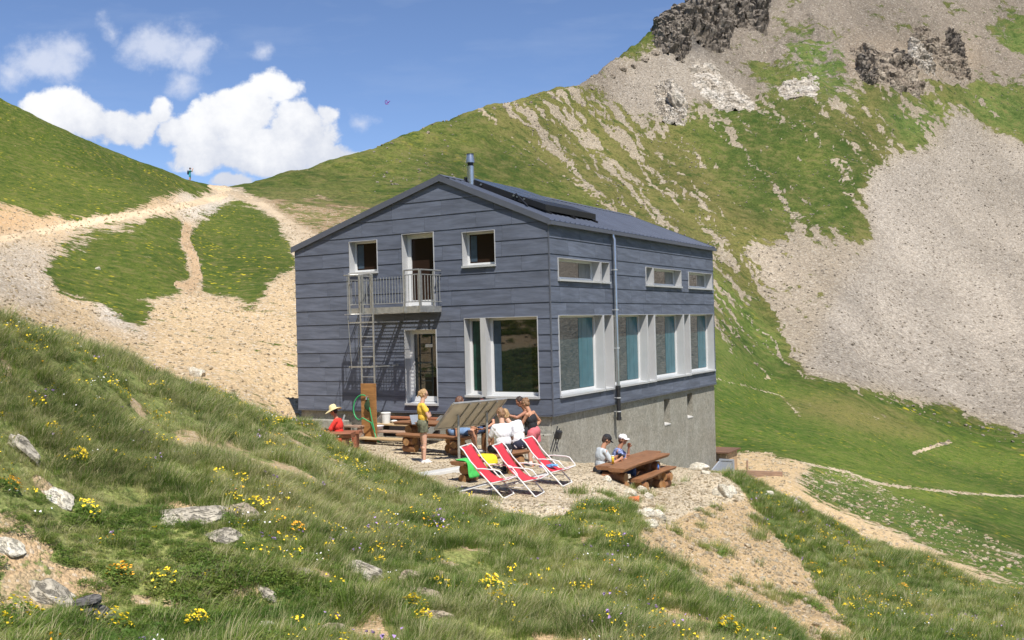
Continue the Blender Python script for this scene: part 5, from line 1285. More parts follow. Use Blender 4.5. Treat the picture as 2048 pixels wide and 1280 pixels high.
def cap(mat, brim=True):
    def f(body, c):
        J, s, hr, hu, lk = c['J'], c['s'], c['hr'], c['hu'], c['lk']; h = J['head']; mb = MB()
        _sphere(mb, h+hu*.055*s-lk*.004*s, (hr*.088*s, lk*.103*s, hu*.080*s), 20, 12)
        vs = []
        for i in range(9):
            a = -1.0+2.0*i/8
            for rr, dz in ((.085, .030), (.165, .012)): vs.append(h+hu*(dz+.010)*s+(hr*math.sin(a)*.9+lk*math.cos(a))*rr*s*(1 if rr < .1 else (1-.10*a*a)))
        vt = [v+hu*.008 for v in vs]; n = len(vs)
        fs = []
        for i in range(8): a = 2*i; fs += [(a,a+1,a+3,a+2), (n+a+2,n+a+3,n+a+1,n+a), (a+1,n+a+1,n+a+3,a+3), (a,a+2,n+a+2,n+a)]
        fs += [(0,n,n+1,1), (n-2,n-1,2*n-1,2*n-2)]
        mb.add(vs+vt, fs); q = mb.build('cap', mat, body); auto_smooth(q, 50)
    return f
def straw_hat(mat):
    def f(body, c):
        J, s, hr, hu, lk = c['J'], c['s'], c['hr'], c['hu'], c['lk']; h = J['head']; t = (hu-lk*.08).normalized(); mb = MB()
        prof = [(.0,.185),(.05,.182),(.082,.160),(.098,.10),(.103,.055),(.15,.045),(.205,.030),(.225,.022),(.226,.028),(.205,.040),(.15,.056),(.10,.066)]
        n = 28; vs = []; fs = []
        for r, z in prof:
            for k in range(n):
                a = 2*math.pi*k/n; w = 1+.05*math.sin(2*a+.5) if r > .12 else 1
                vs.append(h+hu*-.01*s+t*(z+(.018*math.sin(2*a) if r > .12 else 0))*s+(hr*math.cos(a)+(lk*math.sin(a)))*r*w*s)
        for i in range(len(prof)-1):
            for k in range(n): k2 = (k+1) % n; fs.append((i*n+k, i*n+k2, (i+1)*n+k2, (i+1)*n+k))
        mb.add(vs, fs); q = mb.build('straw_hat', mat, body); auto_smooth(q, 50)
    return f
def sunglasses():
    def f(body, c):
        J, s, hr, hu, lk = c['J'], c['s'], c['hr'], c['hu'], c['lk']; h = J['head']; mb = MB()
        for sd in (-1, 1):
            _sphere(mb, h+hr*sd*.034*s+hu*.012*s+lk*.095*s, (hr*.029*s, lk*.008*s, hu*.021*s), 12, 8)
            mb.tube([h+hr*sd*.06*s+hu*.016*s+lk*.09*s, h+hr*sd*.082*s+hu*.016*s+lk*.02*s, h+hr*sd*.082*s+hu*.012*s-lk*.01*s], .004*s, 6)
        mb.build('sunglasses', M_black, body, True)
    return f
def item(fn): return fn
Wt = simple('white_cotton', (.80,.78,.80), .85, 0, .04, 6, .3, 25); Yl = simple('yellow_cotton', (.80,.50,.06), .85, 0, .06, 6, .3, 25)
Rd = simple('red_cotton', (.75,.045,.03), .85, 0, .06, 6, .3, 25); Bk = simple('black_cotton', (.018,.018,.022), .85, 0, .2, 6, .3, 25)
Nv = simple('navy_cotton', (.020,.022,.045), .85, 0, .2, 6, .3, 25); Jn = simple('denim', (.14,.22,.36), .85, 0, .3, 9, .3, 40); Jd = simple('dark_denim', (.05,.08,.17), .85, 0, .3, 9, .3, 40)
Kh = simple('olive_camouflage', (.115,.115,.07), .85, 0, .75, 14, .3, 25); Pk = simple('coral_cotton', (.62,.15,.17), .85, 0, .08, 6, .3, 25)
Gy = simple('light_grey_cotton', (.48,.52,.54), .85, 0, .06, 6, .3, 25); Pl = simple('blue_plaid', (.20,.24,.42), .85, 0, .9, 22, .2, 25)
Bl = simple('blonde_hair', (.42,.26,.12), .55, 0, .3, 30, .5, 80); Br = simple('brown_hair', (.13,.055,.028), .5, 0, .3, 30, .5, 80); Dk = simple('dark_hair', (.035,.02,.015), .5, 0, .3, 30, .5, 80)
Ab = simple('auburn_hair', (.15,.035,.025), .5, 0, .3, 30, .5, 80); LB_ = simple('light_brown_hair', (.24,.13,.065), .55, 0, .3, 30, .5, 80)
Sw = simple('straw', (.72,.60,.32), .8, 0, .1, 30, .5, 90); Tl = simple('teal_cotton', (.03,.30,.32), .85)
WS = simple('white_trainer', (.68,.64,.62), .6, 0, .1, 10, .1); BS = simple('dark_trainer', (.04,.04,.05), .6, 0, .3, 10, .1); BW = simple('black_white_trainer', (.30,.29,.29), .6, 0, 1.0, 9, .1); BP = simple('blue_trainer', (.05,.06,.30), .6, 0, .5, 9, .1)
STD = .93          # pelvis height of a standing figure of 1.72
SIT = .47+.10
g1 = zat(-2.12, 22.7)
human('woman in a yellow t-shirt and olive shorts standing with her arms crossed', (-2.13, 22.68, g1+.885), math.radians(-72), 1.68, True, spine=(0,-.03,1), neck=(0,.16,1), look=(.05,1,-.12),
      armL=((-.22,.34,-.92),(.92,.40,.16)), armR=((.22,.36,-.90),(-.92,.42,.04)), handL=((.95,-.1,.1),(0,-1,0)), handR=((-.95,-.1,.1),(0,-1,0)),
      legL=((-.05,.04,-1),(.0,-.03,-1)), legR=((.05,.0,-1),(.02,-.05,-1)), toeL=(-.2,1,0), toeR=(.25,1,0),
      parts=(shirt(Yl, .42), trousers(Kh, .42, .02, 'shorts', .014), hair(Bl, 'pony'), sunglasses(), shoes(WS)))
human('man in a red shirt and straw hat sitting at the low table', (-4.50, 25.05, -3.0+.24), math.radians(82), 1.76, False, spine=(0,.10,1), neck=(0,.35,1), look=(0,1,-.35),
      armL=((-.18,.50,-.85),(.25,.95,-.05)), armR=((.22,.35,-.90),(-.1,.92,.10)), legL=((-.15,1,-.05),(0,.05,-1)), legR=((.15,1,-.05),(0,.05,-1)),
      parts=(shirt(Rd, .75, .024), trousers(Rd, 1.6), hair(Dk, 'short'), straw_hat(Sw), shoes(BS)), skin_m=SK1)
human('man with curly brown hair and denim shorts sitting behind the information board', (-1.50, 24.02, -3.1+.56), math.radians(-96), 1.80, False, spine=(0,.12,1), neck=(0,.35,1), look=(-.3,1,-.45),
      armL=((-.2,.45,-.85),(.3,.8,-.4)), armR=((.20,.16,-.97),(.02,.04,-1)), legL=((-.12,1,.0),(0,.12,-1)), legR=((.12,1,-.02),(0,.30,-.95)),
      parts=(shirt(Nv, .5, .02), trousers(Jn, .88, .02), hair(Br, 'curly'), shoes(BW)), skin_m=SK1)
human('person with dark red hair leaning forward with clasped hands behind the information board', (-.72, 24.93, -3.16+.56), math.radians(165), 1.76, False, spine=(0,.36,.93), neck=(0,.5,.85), look=(0,.9,-.45),
      armL=((-.30,.45,-.85),(.55,.70,-.38)), armR=((.30,.45,-.85),(-.55,.70,-.38)), handL=((.7,.5,-.3),(0,-.5,1)), handR=((-.7,.5,-.3),(0,-.5,1)), legL=((-.22,1,.0),(0,-.02,-1)), legR=((.20,1,.0),(0,.10,-1)),
      parts=(shirt(Nv, .5, .02), trousers(Jd, .85, .02), hair(Ab, 'full'), shoes(BW)), skin_m=SK1)
human('person in a white t-shirt with short brown hair sitting with the back turned', (-.24, 20.46, -3.12+.56), math.radians(24), 1.78, False, spine=(0,.10,1), neck=(0,.25,1), look=(-.1,1,-.35),
      armL=((-.20,.40,-.90),(.3,.85,-.3)), armR=((.22,.35,-.92),(-.25,.85,-.3)), legL=((-.15,1,-.02),(0,.1,-1)), legR=((.25,1,-.02),(0,.1,-1)),
      parts=(shirt(Wt, .62, .026, hem=.05), trousers(Bk, .9), hair(LB_, 'full'), shoes(BS)))
human('person in a white t-shirt and navy shorts leaning left on the front bench', (.10, 21.12, -3.12+.56), math.radians(14), 1.74, False, spine=(-.34,.22,.92), neck=(-.5,.3,.9), look=(-.3,1,-.3),
      armL=((-.25,.6,-.75),(.2,.9,-.3)), armR=((.30,.10,-.95),(.05,.10,-1)), legL=((-.1,1,-.02),(0,.1,-1)), legR=((.45,.85,-.1),(.1,.05,-1)),
      parts=(shirt(Wt, .65, .028, hem=.03), trousers(Nv, .6, .02), hair(Bl, 'full'), shoes(WS)))
human('dark-haired person in black perched on a stool and pointing with one arm', (.38, 23.82, -3.22+.70), math.radians(98), 1.76, False, spine=(.05,.20,.96), neck=(.0,.55,.85), look=(-.05,.85,-.5),
      armL=((-.10,.75,-.40),(.15,.95,.30)), armR=((.12,.28,-.92),(-.05,.62,-.75)), legL=((-.1,.95,-.20),(0,.05,-1)), legR=((.15,.9,-.35),(0,-.1,-1)),
      handL=((0,1,.1),(1,0,0)), curl=.35, parts=(shirt(Bk, 0, .012, 'tank_top', tank=True), trousers(Bk, .45, .02), hair(Dk, 'full'), shoes(BS)), skin_m=SK3)
g2 = zat(.44, 22.35)
human('woman in a black tank top and coral shorts standing with a hand on her hip', (.43, 22.38, g2+.80), math.radians(62), 1.66, True, spine=(-.05,.16,.98), neck=(0,.45,.9), look=(.0,.85,-.45),
      armL=((-.1,.5,-.85),(.05,.8,-.5)), armR=((.62,-.30,-.75),(-.62,.25,-.62)), handR=((-.5,.5,-.6),(-1,0,0)), legL=((-.02,.22,-1),(.0,-.22,-1)), legR=((.10,-.02,-1),(.06,-.18,-1)), toeL=(0,1,0), toeR=(.35,1,0),
      parts=(shirt(Bk, 0, .012, 'tank_top', tank=True), trousers(Pk, .55, .026, 'shorts', .02), hair(LB_, 'bun'), shoes(BP)), skin_m=SK1)
def camera_item(body, c):
    J, s = c['J'], c['s']; mid = (J['wrL']+J['wrR'])/2+Vector((0,.09,.02)); mb = MB(); mb.box(mid.x-.07,mid.y-.03,mid.z-.045,mid.x+.07,mid.y+.03,mid.z+.045); mb.tube([(mid.x,mid.y+.03,mid.z),(mid.x,mid.y+.10,mid.z)], .035, 14)
    q = mb.build('hand_camera', M_black, None); q.matrix_world = Matrix.Identity(4); c['cam'] = q
pm = human('man in a grey shirt and black cap looking down at a camera in his hands', (1.87, 21.85, ZT+.02+.55), math.radians(-72), 1.76, False, spine=(0,.16,.98), neck=(0,.40,.9), look=(0,.85,-.60),
      armL=((-.2,.45,-.85),(.35,.85,.25)), armR=((.2,.45,-.85),(-.35,.85,.25)), curl=.9, legL=((-.15,1,-.02),(0,.1,-1)), legR=((.15,1,-.02),(0,.1,-1)),
      parts=(shirt(Gy, .7, .024, hem=.03), trousers(Bk, 1.5), hair(Dk, 'short'), cap(Bk), shoes(BS)), skin_m=SK1)
mb = MB(); mb.box(-.07,-.03,-.045,.07,.03,.045); mb.box(-.025,-.02,.045,.025,.02,.065); mb.tube([(0,.03,0),(0,.095,0)], .034, 16)
q = mb.build('photo_camera', M_black, None); q.matrix_world = Matrix.Translation(pm.location)@Matrix.Rotation(math.radians(-72), 4, 'Z')@Matrix.Translation((0, .52, .30)); bevel(q, .006, 2); tag(q, 'black camera held by the man in the grey shirt', 'camera')
human('person in a white cap and blue plaid shirt resting the chin on a hand', (2.27, 22.45, ZT+.02+.50), math.radians(-96), 1.70, True, spine=(0,.22,.95), neck=(0,.35,.95), look=(.30,1,-.1),
      armL=((-.1,.75,-.65),(.25,.10,.95)), armR=((.15,.65,-.75),(-.35,.92,.02)), curl=1.1, legL=((-.1,1,-.02),(0,.1,-1)), legR=((.15,1,-.02),(0,.1,-1)),
      parts=(shirt(Pl, .6, .02), trousers(Jd, 1.5), hair(Br, 'back'), cap(Wt), shoes(WS)), skin_m=SK1)
def rucksack(body, c):
    P, sp, rt, fw = c['P'], c['sp'], c['rt'], c['fw']; mb = MB(); _sphere(mb, P+sp*.28-fw*.20, (rt*.16, fw*.11, sp*.25)); capsule(mb, P+sp*.1-fw*.2, P+sp*.4-fw*.2, .11, .10)
    fuse(mb, 'rucksack', Nv, body, .015, 1)
hx, hy = -38.35, 117.6
human('hiker with a rucksack on the skyline raising both hands to the face', (hx, hy, zat(hx, hy)+.88), math.radians(-75), 1.76, False, spine=(0,.02,1), look=(0,1,.1), armL=((-.3,.9,-.1),(.3,.2,.95)), armR=((.3,.9,-.05),(-.3,.2,.95)),
      legL=((-.08,.15,-1),(0,-.1,-1)), legR=((.08,-.1,-1),(0,-.1,-1)), vox=.012, parts=(shirt(Tl, .6), trousers(Tl, .7), hair(Dk, 'short'), cap(Nv), rucksack, shoes(BS)))
# ------------------------------------------------------------------ ground finder along a sight line
def gp(px, py, rmin=3, rmax=700):
    d = _fw+CR*(px-1024)/F_PX+CD*(py-640)/F_PX
    t = np.exp(np.linspace(math.log(rmin), math.log(rmax), 1500)); P = t[:, None]*d[None]
    below = P[:, 2] < height(P[:, 0], P[:, 1])
    k = int(np.argmax(below)) if below.any() else len(t)-1
    k = max(k, 1); a, b = t[k-1], t[k]
    for _ in range(12):
        m_ = (a+b)/2; q = d*m_
        if q[2] < zat(q[0], q[1]): b = m_
        else: a = m_
    q = d*b; return np.array([q[0], q[1], zat(q[0], q[1])])
def slope_rot(x, y, yaw=0, e=.25):
    zx = (zat(x+e, y)-zat(x-e, y))/(2*e); zy = (zat(x, y+e)-zat(x, y-e))/(2*e)
    n = Vector((-zx, -zy, 1)).normalized()
    return (n.to_track_quat('Z', 'Y').to_matrix()@Matrix.Rotation(yaw, 3, 'Z')).to_euler()
# ------------------------------------------------------------------ scatter by geometry nodes (uncountable stuff only)
def scatter(name, P, rot, scl, idx, sources, label, cat):
    me = bpy.data.meshes.new(name); me.vertices.add(len(P)); me.vertices.foreach_set('co', P.astype(np.float32).ravel())
    for nm, ty, d in (('rot', 'FLOAT_VECTOR', rot), ('scl', 'FLOAT', scl), ('idx', 'INT', idx)):
        a = me.attributes.new(nm, ty, 'POINT'); a.data.foreach_set('vector' if ty == 'FLOAT_VECTOR' else 'value', (d.astype(np.int32) if ty == 'INT' else d.astype(np.float32)).ravel())
    o = bpy.data.objects.new(name, me); COL.objects.link(o)
    c = bpy.data.collections.new(name+'_kinds')
    for s in sources: c.objects.link(s)
    g = bpy.data.node_groups.new(name, 'GeometryNodeTree')
    g.interface.new_socket('Geometry', in_out='INPUT', socket_type='NodeSocketGeometry'); g.interface.new_socket('Geometry', in_out='OUTPUT', socket_type='NodeSocketGeometry')
    N = g.nodes; L = g.links; gi = N.new('NodeGroupInput'); go = N.new('NodeGroupOutput'); ip = N.new('GeometryNodeInstanceOnPoints'); ci = N.new('GeometryNodeCollectionInfo')
    ci.inputs['Collection'].default_value = c; ci.inputs['Separate Children'].default_value = True; ci.inputs['Reset Children'].default_value = True
    def at(nm, ty):
        n = N.new('GeometryNodeInputNamedAttribute'); n.data_type = ty; n.inputs['Name'].default_value = nm; return n.outputs['Attribute']
    L.new(gi.outputs[0], ip.inputs['Points']); L.new(ci.outputs[0], ip.inputs['Instance']); ip.inputs['Pick Instance'].default_value = True
    L.new(at('idx', 'INT'), ip.inputs['Instance Index']); L.new(at('rot', 'FLOAT_VECTOR'), ip.inputs['Rotation']); L.new(at('scl', 'FLOAT'), ip.inputs['Scale'])
    L.new(ip.outputs[0], go.inputs[0])
    m = o.modifiers.new('scatter', 'NODES'); m.node_group = g
    tag(o, label, cat, kind='stuff'); return o
def source(mb, name, mat, smooth=True):
    me = bpy.data.meshes.new(name); me.from_pydata(mb.v, [], mb.f)
    for m in (mat if isinstance(mat, (list, tuple)) else [mat]): me.materials.append(m)
    if any(mb.mi): me.polygons.foreach_set('material_index', mb.mi)
    if smooth: me.polygons.foreach_set('use_smooth', [True]*len(me.polygons))
    return bpy.data.objects.new(name, me)
def grass_material(name, ca, cb, cc):
    m, t, b = material(name)
    pos = t.new('ShaderNodeNewGeometry').outputs['Position']; oi = t.new('ShaderNodeObjectInfo').outputs['Random']
    n = t.noise(pos, .55, 4, .6); n2 = t.noise(pos, 3.0, 3, .6)
    f = t.m('ADD', t.m('MULTIPLY', n, .62), t.m('ADD', t.m('MULTIPLY', oi, .20), t.m('MULTIPLY', n2, .22)))
    c = t.ramp(t.rng(f, .36, .70), [(0, ca), (.5, cb), (1, cc)])
    t.l.new(c, b.inputs['Base Color']); setp(b, Roughness=.55, Specular_IOR_Level=.35)
    tr = t.new('ShaderNodeBsdfTranslucent'); t.l.new(c, tr.inputs[0]); mx = t.new('ShaderNodeMixShader'); mx.inputs[0].default_value = .45
    out = t.n['Material Output']; t.l.new(b.outputs[0], mx.inputs[1]); t.l.new(tr.outputs[0], mx.inputs[2]); t.l.new(mx.outputs[0], out.inputs[0])
    return m
MG = grass_material('green_blades', (.080,.168,.024), (.205,.29,.050), (.45,.42,.15))
MS = grass_material('straw_blades', (.38,.36,.17), (.54,.49,.27), (.70,.63,.40))
MH = grass_material('herb_leaves', (.09,.18,.03), (.17,.26,.045), (.28,.31,.08))
def tuft(seed, n, rad, l0, l1, w, straw=.25, lean=.35, droop=1.0):
    r = random.Random(seed); mb = MB()
    for i in range(n):
        a = r.uniform(0, 2*math.pi); q = rad*math.sqrt(r.random()); x, y = q*math.cos(a), q*math.sin(a)
        L = r.uniform(l0, l1); az_ = a+r.uniform(-.9, .9); ln = r.uniform(.05, lean)+q/rad*lean*.5
        dx, dy = math.cos(az_)*ln+.22, math.sin(az_)*ln-.05
        ww = w*r.uniform(.7, 1.2); px_, py_ = -math.sin(az_+r.uniform(-.6,.6))*ww/2, math.cos(az_)*ww/2
        mb.cur = 1 if r.random() < straw else 0
        P = []
        for k in range(4):
            f = k/3; h_ = L*(f-.18*droop*f*f*ln*2); o_ = L*(f*f)*droop*.9
            c = (x+dx*o_, y+dy*o_, h_-.015); wd = (1, .85, .55, .06)[k]
            P.append(((c[0]-px_*wd, c[1]-py_*wd, c[2]), (c[0]+px_*wd, c[1]+py_*wd, c[2])))
        mb.add([v for pr in P for v in pr], [(0,1,3,2),(2,3,5,4),(4,5,7,6)])
    return mb
srcs = []
for i, (n, rad, l0, l1, w, st, ln) in enumerate([(46,.11,.07,.17,.0055,.15,.45),(54,.13,.09,.20,.0055,.28,.6),(44,.12,.06,.14,.006,.60,.8),(56,.14,.10,.24,.0055,.14,.5),(40,.13,.05,.12,.006,.85,1.0),(46,.10,.12,.26,.005,.40,.7)]):
    srcs.append(source(tuft(i+1, n, rad, l0, l1, w, st, ln), 'grass_tuft', [MG, MS]))
def herb(seed, n, rad, h):
    r = random.Random(seed); mb = MB()
    for i in range(n):
        a = r.uniform(0, 6.28); q = rad*math.sqrt(r.random()); x, y = q*math.cos(a), q*math.sin(a); z = h*(1-.6*(q/rad)**2)*r.uniform(.3, 1)
        s = r.uniform(.010, .020); b = r.uniform(0, 6.28); tl = r.uniform(-.5, .7)
        d = Vector((math.cos(b), math.sin(b), tl)).normalized()*s; e = Vector((-math.sin(b), math.cos(b), r.uniform(-.3,.3)))*s*.5
        c = Vector((x, y, z)); mb.add([c-d, c+e, c+d, c-e], [(0,1,2,3)])
    return mb
for i in range(2): srcs.append(source(herb(40+i, 150, .13, .09), 'herb_tuft', [MH], False))
NG = len(srcs)
RG = np.random.RandomState(5)
def fan(n, r0, r1, a0, a1):
    R = np.sqrt(RG.uniform(r0*r0, r1*r1, n)); A = np.radians(RG.uniform(a0, a1, n)); return R*np.sin(A), R*np.cos(A)
PATCH = []
def patch_keep(x, y, c0=.45, amp=1.0, fr=2.6):
    z = height(x, y); cov, *_ = zones(x, y, z)
    k = cov+amp*(fbm(x*fr, y*fr, 3, 900)) > c0
    return z, k, cov
def grass_set(n, r0, r1, a0, a1, s0, s1, c0, name, label):
    x, y = fan(n, r0, r1, a0, a1); z, k, cov = patch_keep(x, y, c0)
    tw = terrace_w(x, y)
    k &= ~((tw > .5) & (cov < .5))
    for bx_, by_, bz_, br_ in ROCKPOS: k &= np.hypot(x-bx_, y-by_) > br_
    x, y, z = x[k], y[k], z[k]; m_ = len(x)
    t1 = fbm(x*.7, y*.7, 3, 950); t2 = fbm(x*.35+5, y*.35, 2, 960)
    idx = RG.randint(0, 4, m_); idx = np.where((t1 > .12) & (RG.rand(m_) < .65), np.where(RG.rand(m_) < .5, 2, 4), idx); idx = np.where((t2 < -.22) & (RG.rand(m_) < .5), NG-1-RG.randint(0, 2, m_), idx)
    idx = np.where((t2 > .2) & (RG.rand(m_) < .5), 5, idx)
    rot = np.stack([RG.normal(0, .12, m_), RG.normal(0, .12, m_), RG.uniform(0, 6.28, m_)*0+RG.normal(0, .9, m_)], 1)
    sc = RG.uniform(s0, s1, m_)*np.clip(1+1.0*fbm(x*1.5, y*1.5, 3, 970), .45, 1.7)
    gr = (x > -1.2+.25*(y-10)*0) & (np.hypot(x, y) > 10.5) & (RG.rand(m_) < .75); idx = np.where(gr & (idx != 3), RG.choice([0, 1, 3, 0], m_), idx)
    return scatter(name, np.stack([x, y, z-.005], 1), rot, sc, idx, srcs, label, 'grass')
# ------------------------------------------------------------------ rocks
def rock_material(name, ca, cb, cc, sc=3):
    m, t, b = material(name); co = t.new('ShaderNodeTexCoord').outputs['Object']
    n = t.noise(co, sc, 6, .65, .4); n2 = t.noise(co, sc*6, 5, .7); v = t.noise(t.v('MULTIPLY', co, (1, 1, 5)), sc*2.2, 5, .7, 1.5)
    c = t.ramp(t.rng(n, .3, .7), [(0, ca), (.5, cb), (1, cc)])
    c = t.v('SCALE', c, sc=t.m('MULTIPLY', t.rng(n2, .3, .7, .75, 1.25), t.rng(v, .40, .48, .55, 1)))
    t.l.new(c, b.inputs['Base Color']); setp(b, Roughness=.92, Specular_IOR_Level=.2)
    t.l.new(t.bump(t.m('ADD', t.m('MULTIPLY', n2, .5), t.m('MULTIPLY', t.rng(v, .40, .48), .8)), .9, .06/sc), b.inputs['Normal'])
    return m
M_rg = rock_material('grey_schist', (.27,.235,.175), (.42,.375,.295), (.56,.50,.40)); M_rt = rock_material('tan_schist', (.27,.21,.14), (.40,.33,.24), (.50,.43,.33))
M_rp = rock_material('pale_limestone', (.50,.44,.32), (.66,.60,.48), (.78,.74,.64), 5); M_rd = rock_material('dark_slate', (.08,.075,.07), (.16,.15,.14), (.28,.26,.23), 4)
M_ow = rock_material('white_outcrop', (.36,.30,.23), (.52,.46,.38), (.66,.61,.54), .35); M_od = rock_material('dark_outcrop', (.15,.125,.10), (.23,.195,.16), (.33,.285,.23), .4)
M_ob = rock_material('brown_outcrop', (.19,.15,.115), (.31,.255,.195), (.42,.36,.28), .3)
ROCKPOS = []
def rock(px, py, w, h, mat, label, seed, depth=None, flat=.5, cat='boulder', name='boulder', yaw=None, rough=.35, sink=.35, group=None, freq=2.2, big=False):
    P = gp(px, py); D = P[1]; sx = w/F_PX*D/2; sz = h/F_PX*D/2; sy = depth if depth else max(sx*.8, sz)
    if D < 25 and name != 'stone':      # bedrock and boulders lying in the slope
        o = lump(name, seed, (sx*1.15, sz*1.5, min(sx, sz)*.62), mat, (P[0], P[1], P[2]+.01), label, cat, 5, 1, rough, group, 0, freq); o.rotation_euler = slope_rot(P[0], P[1], 0)
        for q_ in ((0, 0),): ROCKPOS.append((P[0], P[1], P[2], max(sx, sz*1.2)*.62))
        return o
    o = lump(name, seed, (sx*1.1, sy, sz*1.35), mat, (P[0], P[1], P[2]+sz*(1-sink*2)*.6), label, cat, 6 if big else (4 if w > 30 else 3), 1, rough, group, 0, freq)
    if yaw is not None: o.rotation_euler.z = yaw
    if D < 40: ROCKPOS.append((P[0], P[1], P[2], max(sx, sy)*.80))
    return o
rock(395, 1035, 150, 60, M_rg, 'broad grey rock slab flush with the grass, widest in the foreground', 11, .42, name='rock_slab', cat='rock slab', sink=.35)
rock(470, 1028, 110, 62, M_rt, 'tan rock slab adjoining the broad grey slab on its upper right', 12, .40, name='rock_slab', cat='rock slab')
rock(445, 1075, 90, 40, M_rg, 'smooth bluish-grey slab just below the tan slab', 13, .22, name='rock_slab', cat='rock slab')
rock(345, 1030, 60, 36, M_rg, 'small grey slab at the left end of the broad slab', 14, .2, name='rock_slab', cat='rock slab')
rock(727, 1152, 82, 66, M_rg, 'rounded grey boulder alone in the grass below the terrace', 15, .22, cat='boulder')
rock(822, 1156, 46, 44, M_rt, 'brown cracked boulder right of the rounded grey one', 16, .16)
rock(855, 1195, 44, 70, M_rt, 'brown rock ledge below the cracked boulder', 17, .14)
rock(862, 1250, 34, 20, M_rp, 'small pale stone under the brown ledge', 18)
rock(122, 1003, 66, 46, M_rp, 'pale grey angular rock under a dark tussock on the left', 19, .2)
rock(50, 900, 50, 60, M_rg, 'mossy grey rock at the left, above the yellow clump', 20, .2)
rock(15, 1095, 60, 42, M_rp, 'cream rock cut by the left picture edge', 21, .2)
rock(95, 1190, 70, 70, M_rg, 'mottled grey rock left of the layered slate', 22, .2)
rock(610, 1147, 50, 26, M_rg, 'flat grey stone left of the rounded boulder', 23, .12)
rock(668, 1262, 54, 50, M_rt, 'beige boulder at the bottom edge, below the rounded boulder', 24, .16)
rock(532, 1252, 34, 26, M_rp, 'small cream stone near the bottom, left of the beige boulder', 25)
rock(424, 1256, 28, 24, M_rp, 'small white stone beside bottom yellow flowers', 26)
rock(533, 1190, 26, 44, M_rg, 'narrow grey stone hidden in grass above the small cream stone', 27)
rock(875, 1235, 36, 60, M_rt, 'tall tan stone left of the large yellow flower cushion', 28, .12)
rock(137, 1195, 26, 20, M_rp, 'little white stone above the layered slate', 29)
# layered slate: thin irregular sheets in one rock
def slate_stack():
    P = gp(178, 1245); mb = MB(); r = random.Random(3); z = -.05
    for i in range(9):
        w = r.uniform(.13, .20)*(1-.05*i); d = r.uniform(.10, .14); th = r.uniform(.014, .026); ox, oy = r.uniform(-.03, .03), r.uniform(-.02, .03); n = 9
        ring = [(ox+w*math.cos(a)*r.uniform(.8, 1.1), oy+d*math.sin(a)*r.uniform(.8, 1.1)) for a in [2*math.pi*k/n for k in range(n)]]
        vs = [(x, y, z+.10*x) for x, y in ring]+[(x*.98, y*.98, z+th+.10*x) for x, y in ring]
        mb.add(vs, [tuple(range(n))[::-1], tuple(range(n, 2*n))]+[(k, (k+1) % n, (k+1) % n+n, k+n) for k in range(n)]); z += th+r.uniform(.002, .007)
    o = mb.build('layered_rock', M_rd, None, loc=tuple(P), rotz=.2); tag(o, 'dark layered slate rock splitting into thin sheets, bottom left', 'rock'); ROCKPOS.append((P[0], P[1], P[2], .17))
slate_stack()
# pale stones about the terrace
for i, (px_, py_, w, h, lab) in enumerate([(1226,945,32,26,'white block by the near corner of the long table'),(1247,956,30,26,'white block right of the near table corner, against the bench'),(1212,962,20,15,'small white stone below the two white blocks'),
    (1262,990,26,18,'pale stone above the orange clay pipe'),(1283,984,24,18,'pale stone topmost in the pile near the clay pipe'),(1298,996,20,14,'small pale stone right of the pile near the clay pipe'),(1252,1001,18,14,'pale stone touching the clay pipe on its left'),
    (1287,1033,40,24,'flat cream slab stone on the bank below the clay pipe'),(1318,1036,30,24,'second flat cream stone, right of the slab below the clay pipe'),(1300,1052,34,20,'lowest flat cream stone of the three on the bank'),
    (1330,928,20,12,'pale stone at the wall foot, leftmost of its row'),(1352,926,22,11,'pale stone in the middle of the row at the wall foot'),(1374,930,24,14,'grey-topped stone in the row at the wall foot'),(1398,940,42,22,'yellowish stone at the right of the row by the wall foot'),(1412,948,22,12,'small white stone beside the yellowish one by the wall foot'),
    (1447,992,36,30,'pale stone block at the right brow of the gravel'),(1465,985,24,18,'tan stone beside the block at the right brow'),
    (395,752,34,24,'large white stone lying on the gravel slope left of the hut'),(1228,1075,14,10,'small white stone in the knoll grass below the terrace'),(196,538,10,7,'tiny white stone in the green patch left of the gully path'),
    (1590,1015,26,22,'white stone on the tan cut right of the spur'),(1540,990,18,14,'dark-sided stone at the head of the tan cut')]):
    rock(px_, py_, w, h, M_rp, lab, 60+i, None, name='stone', cat='stone', sink=.3)
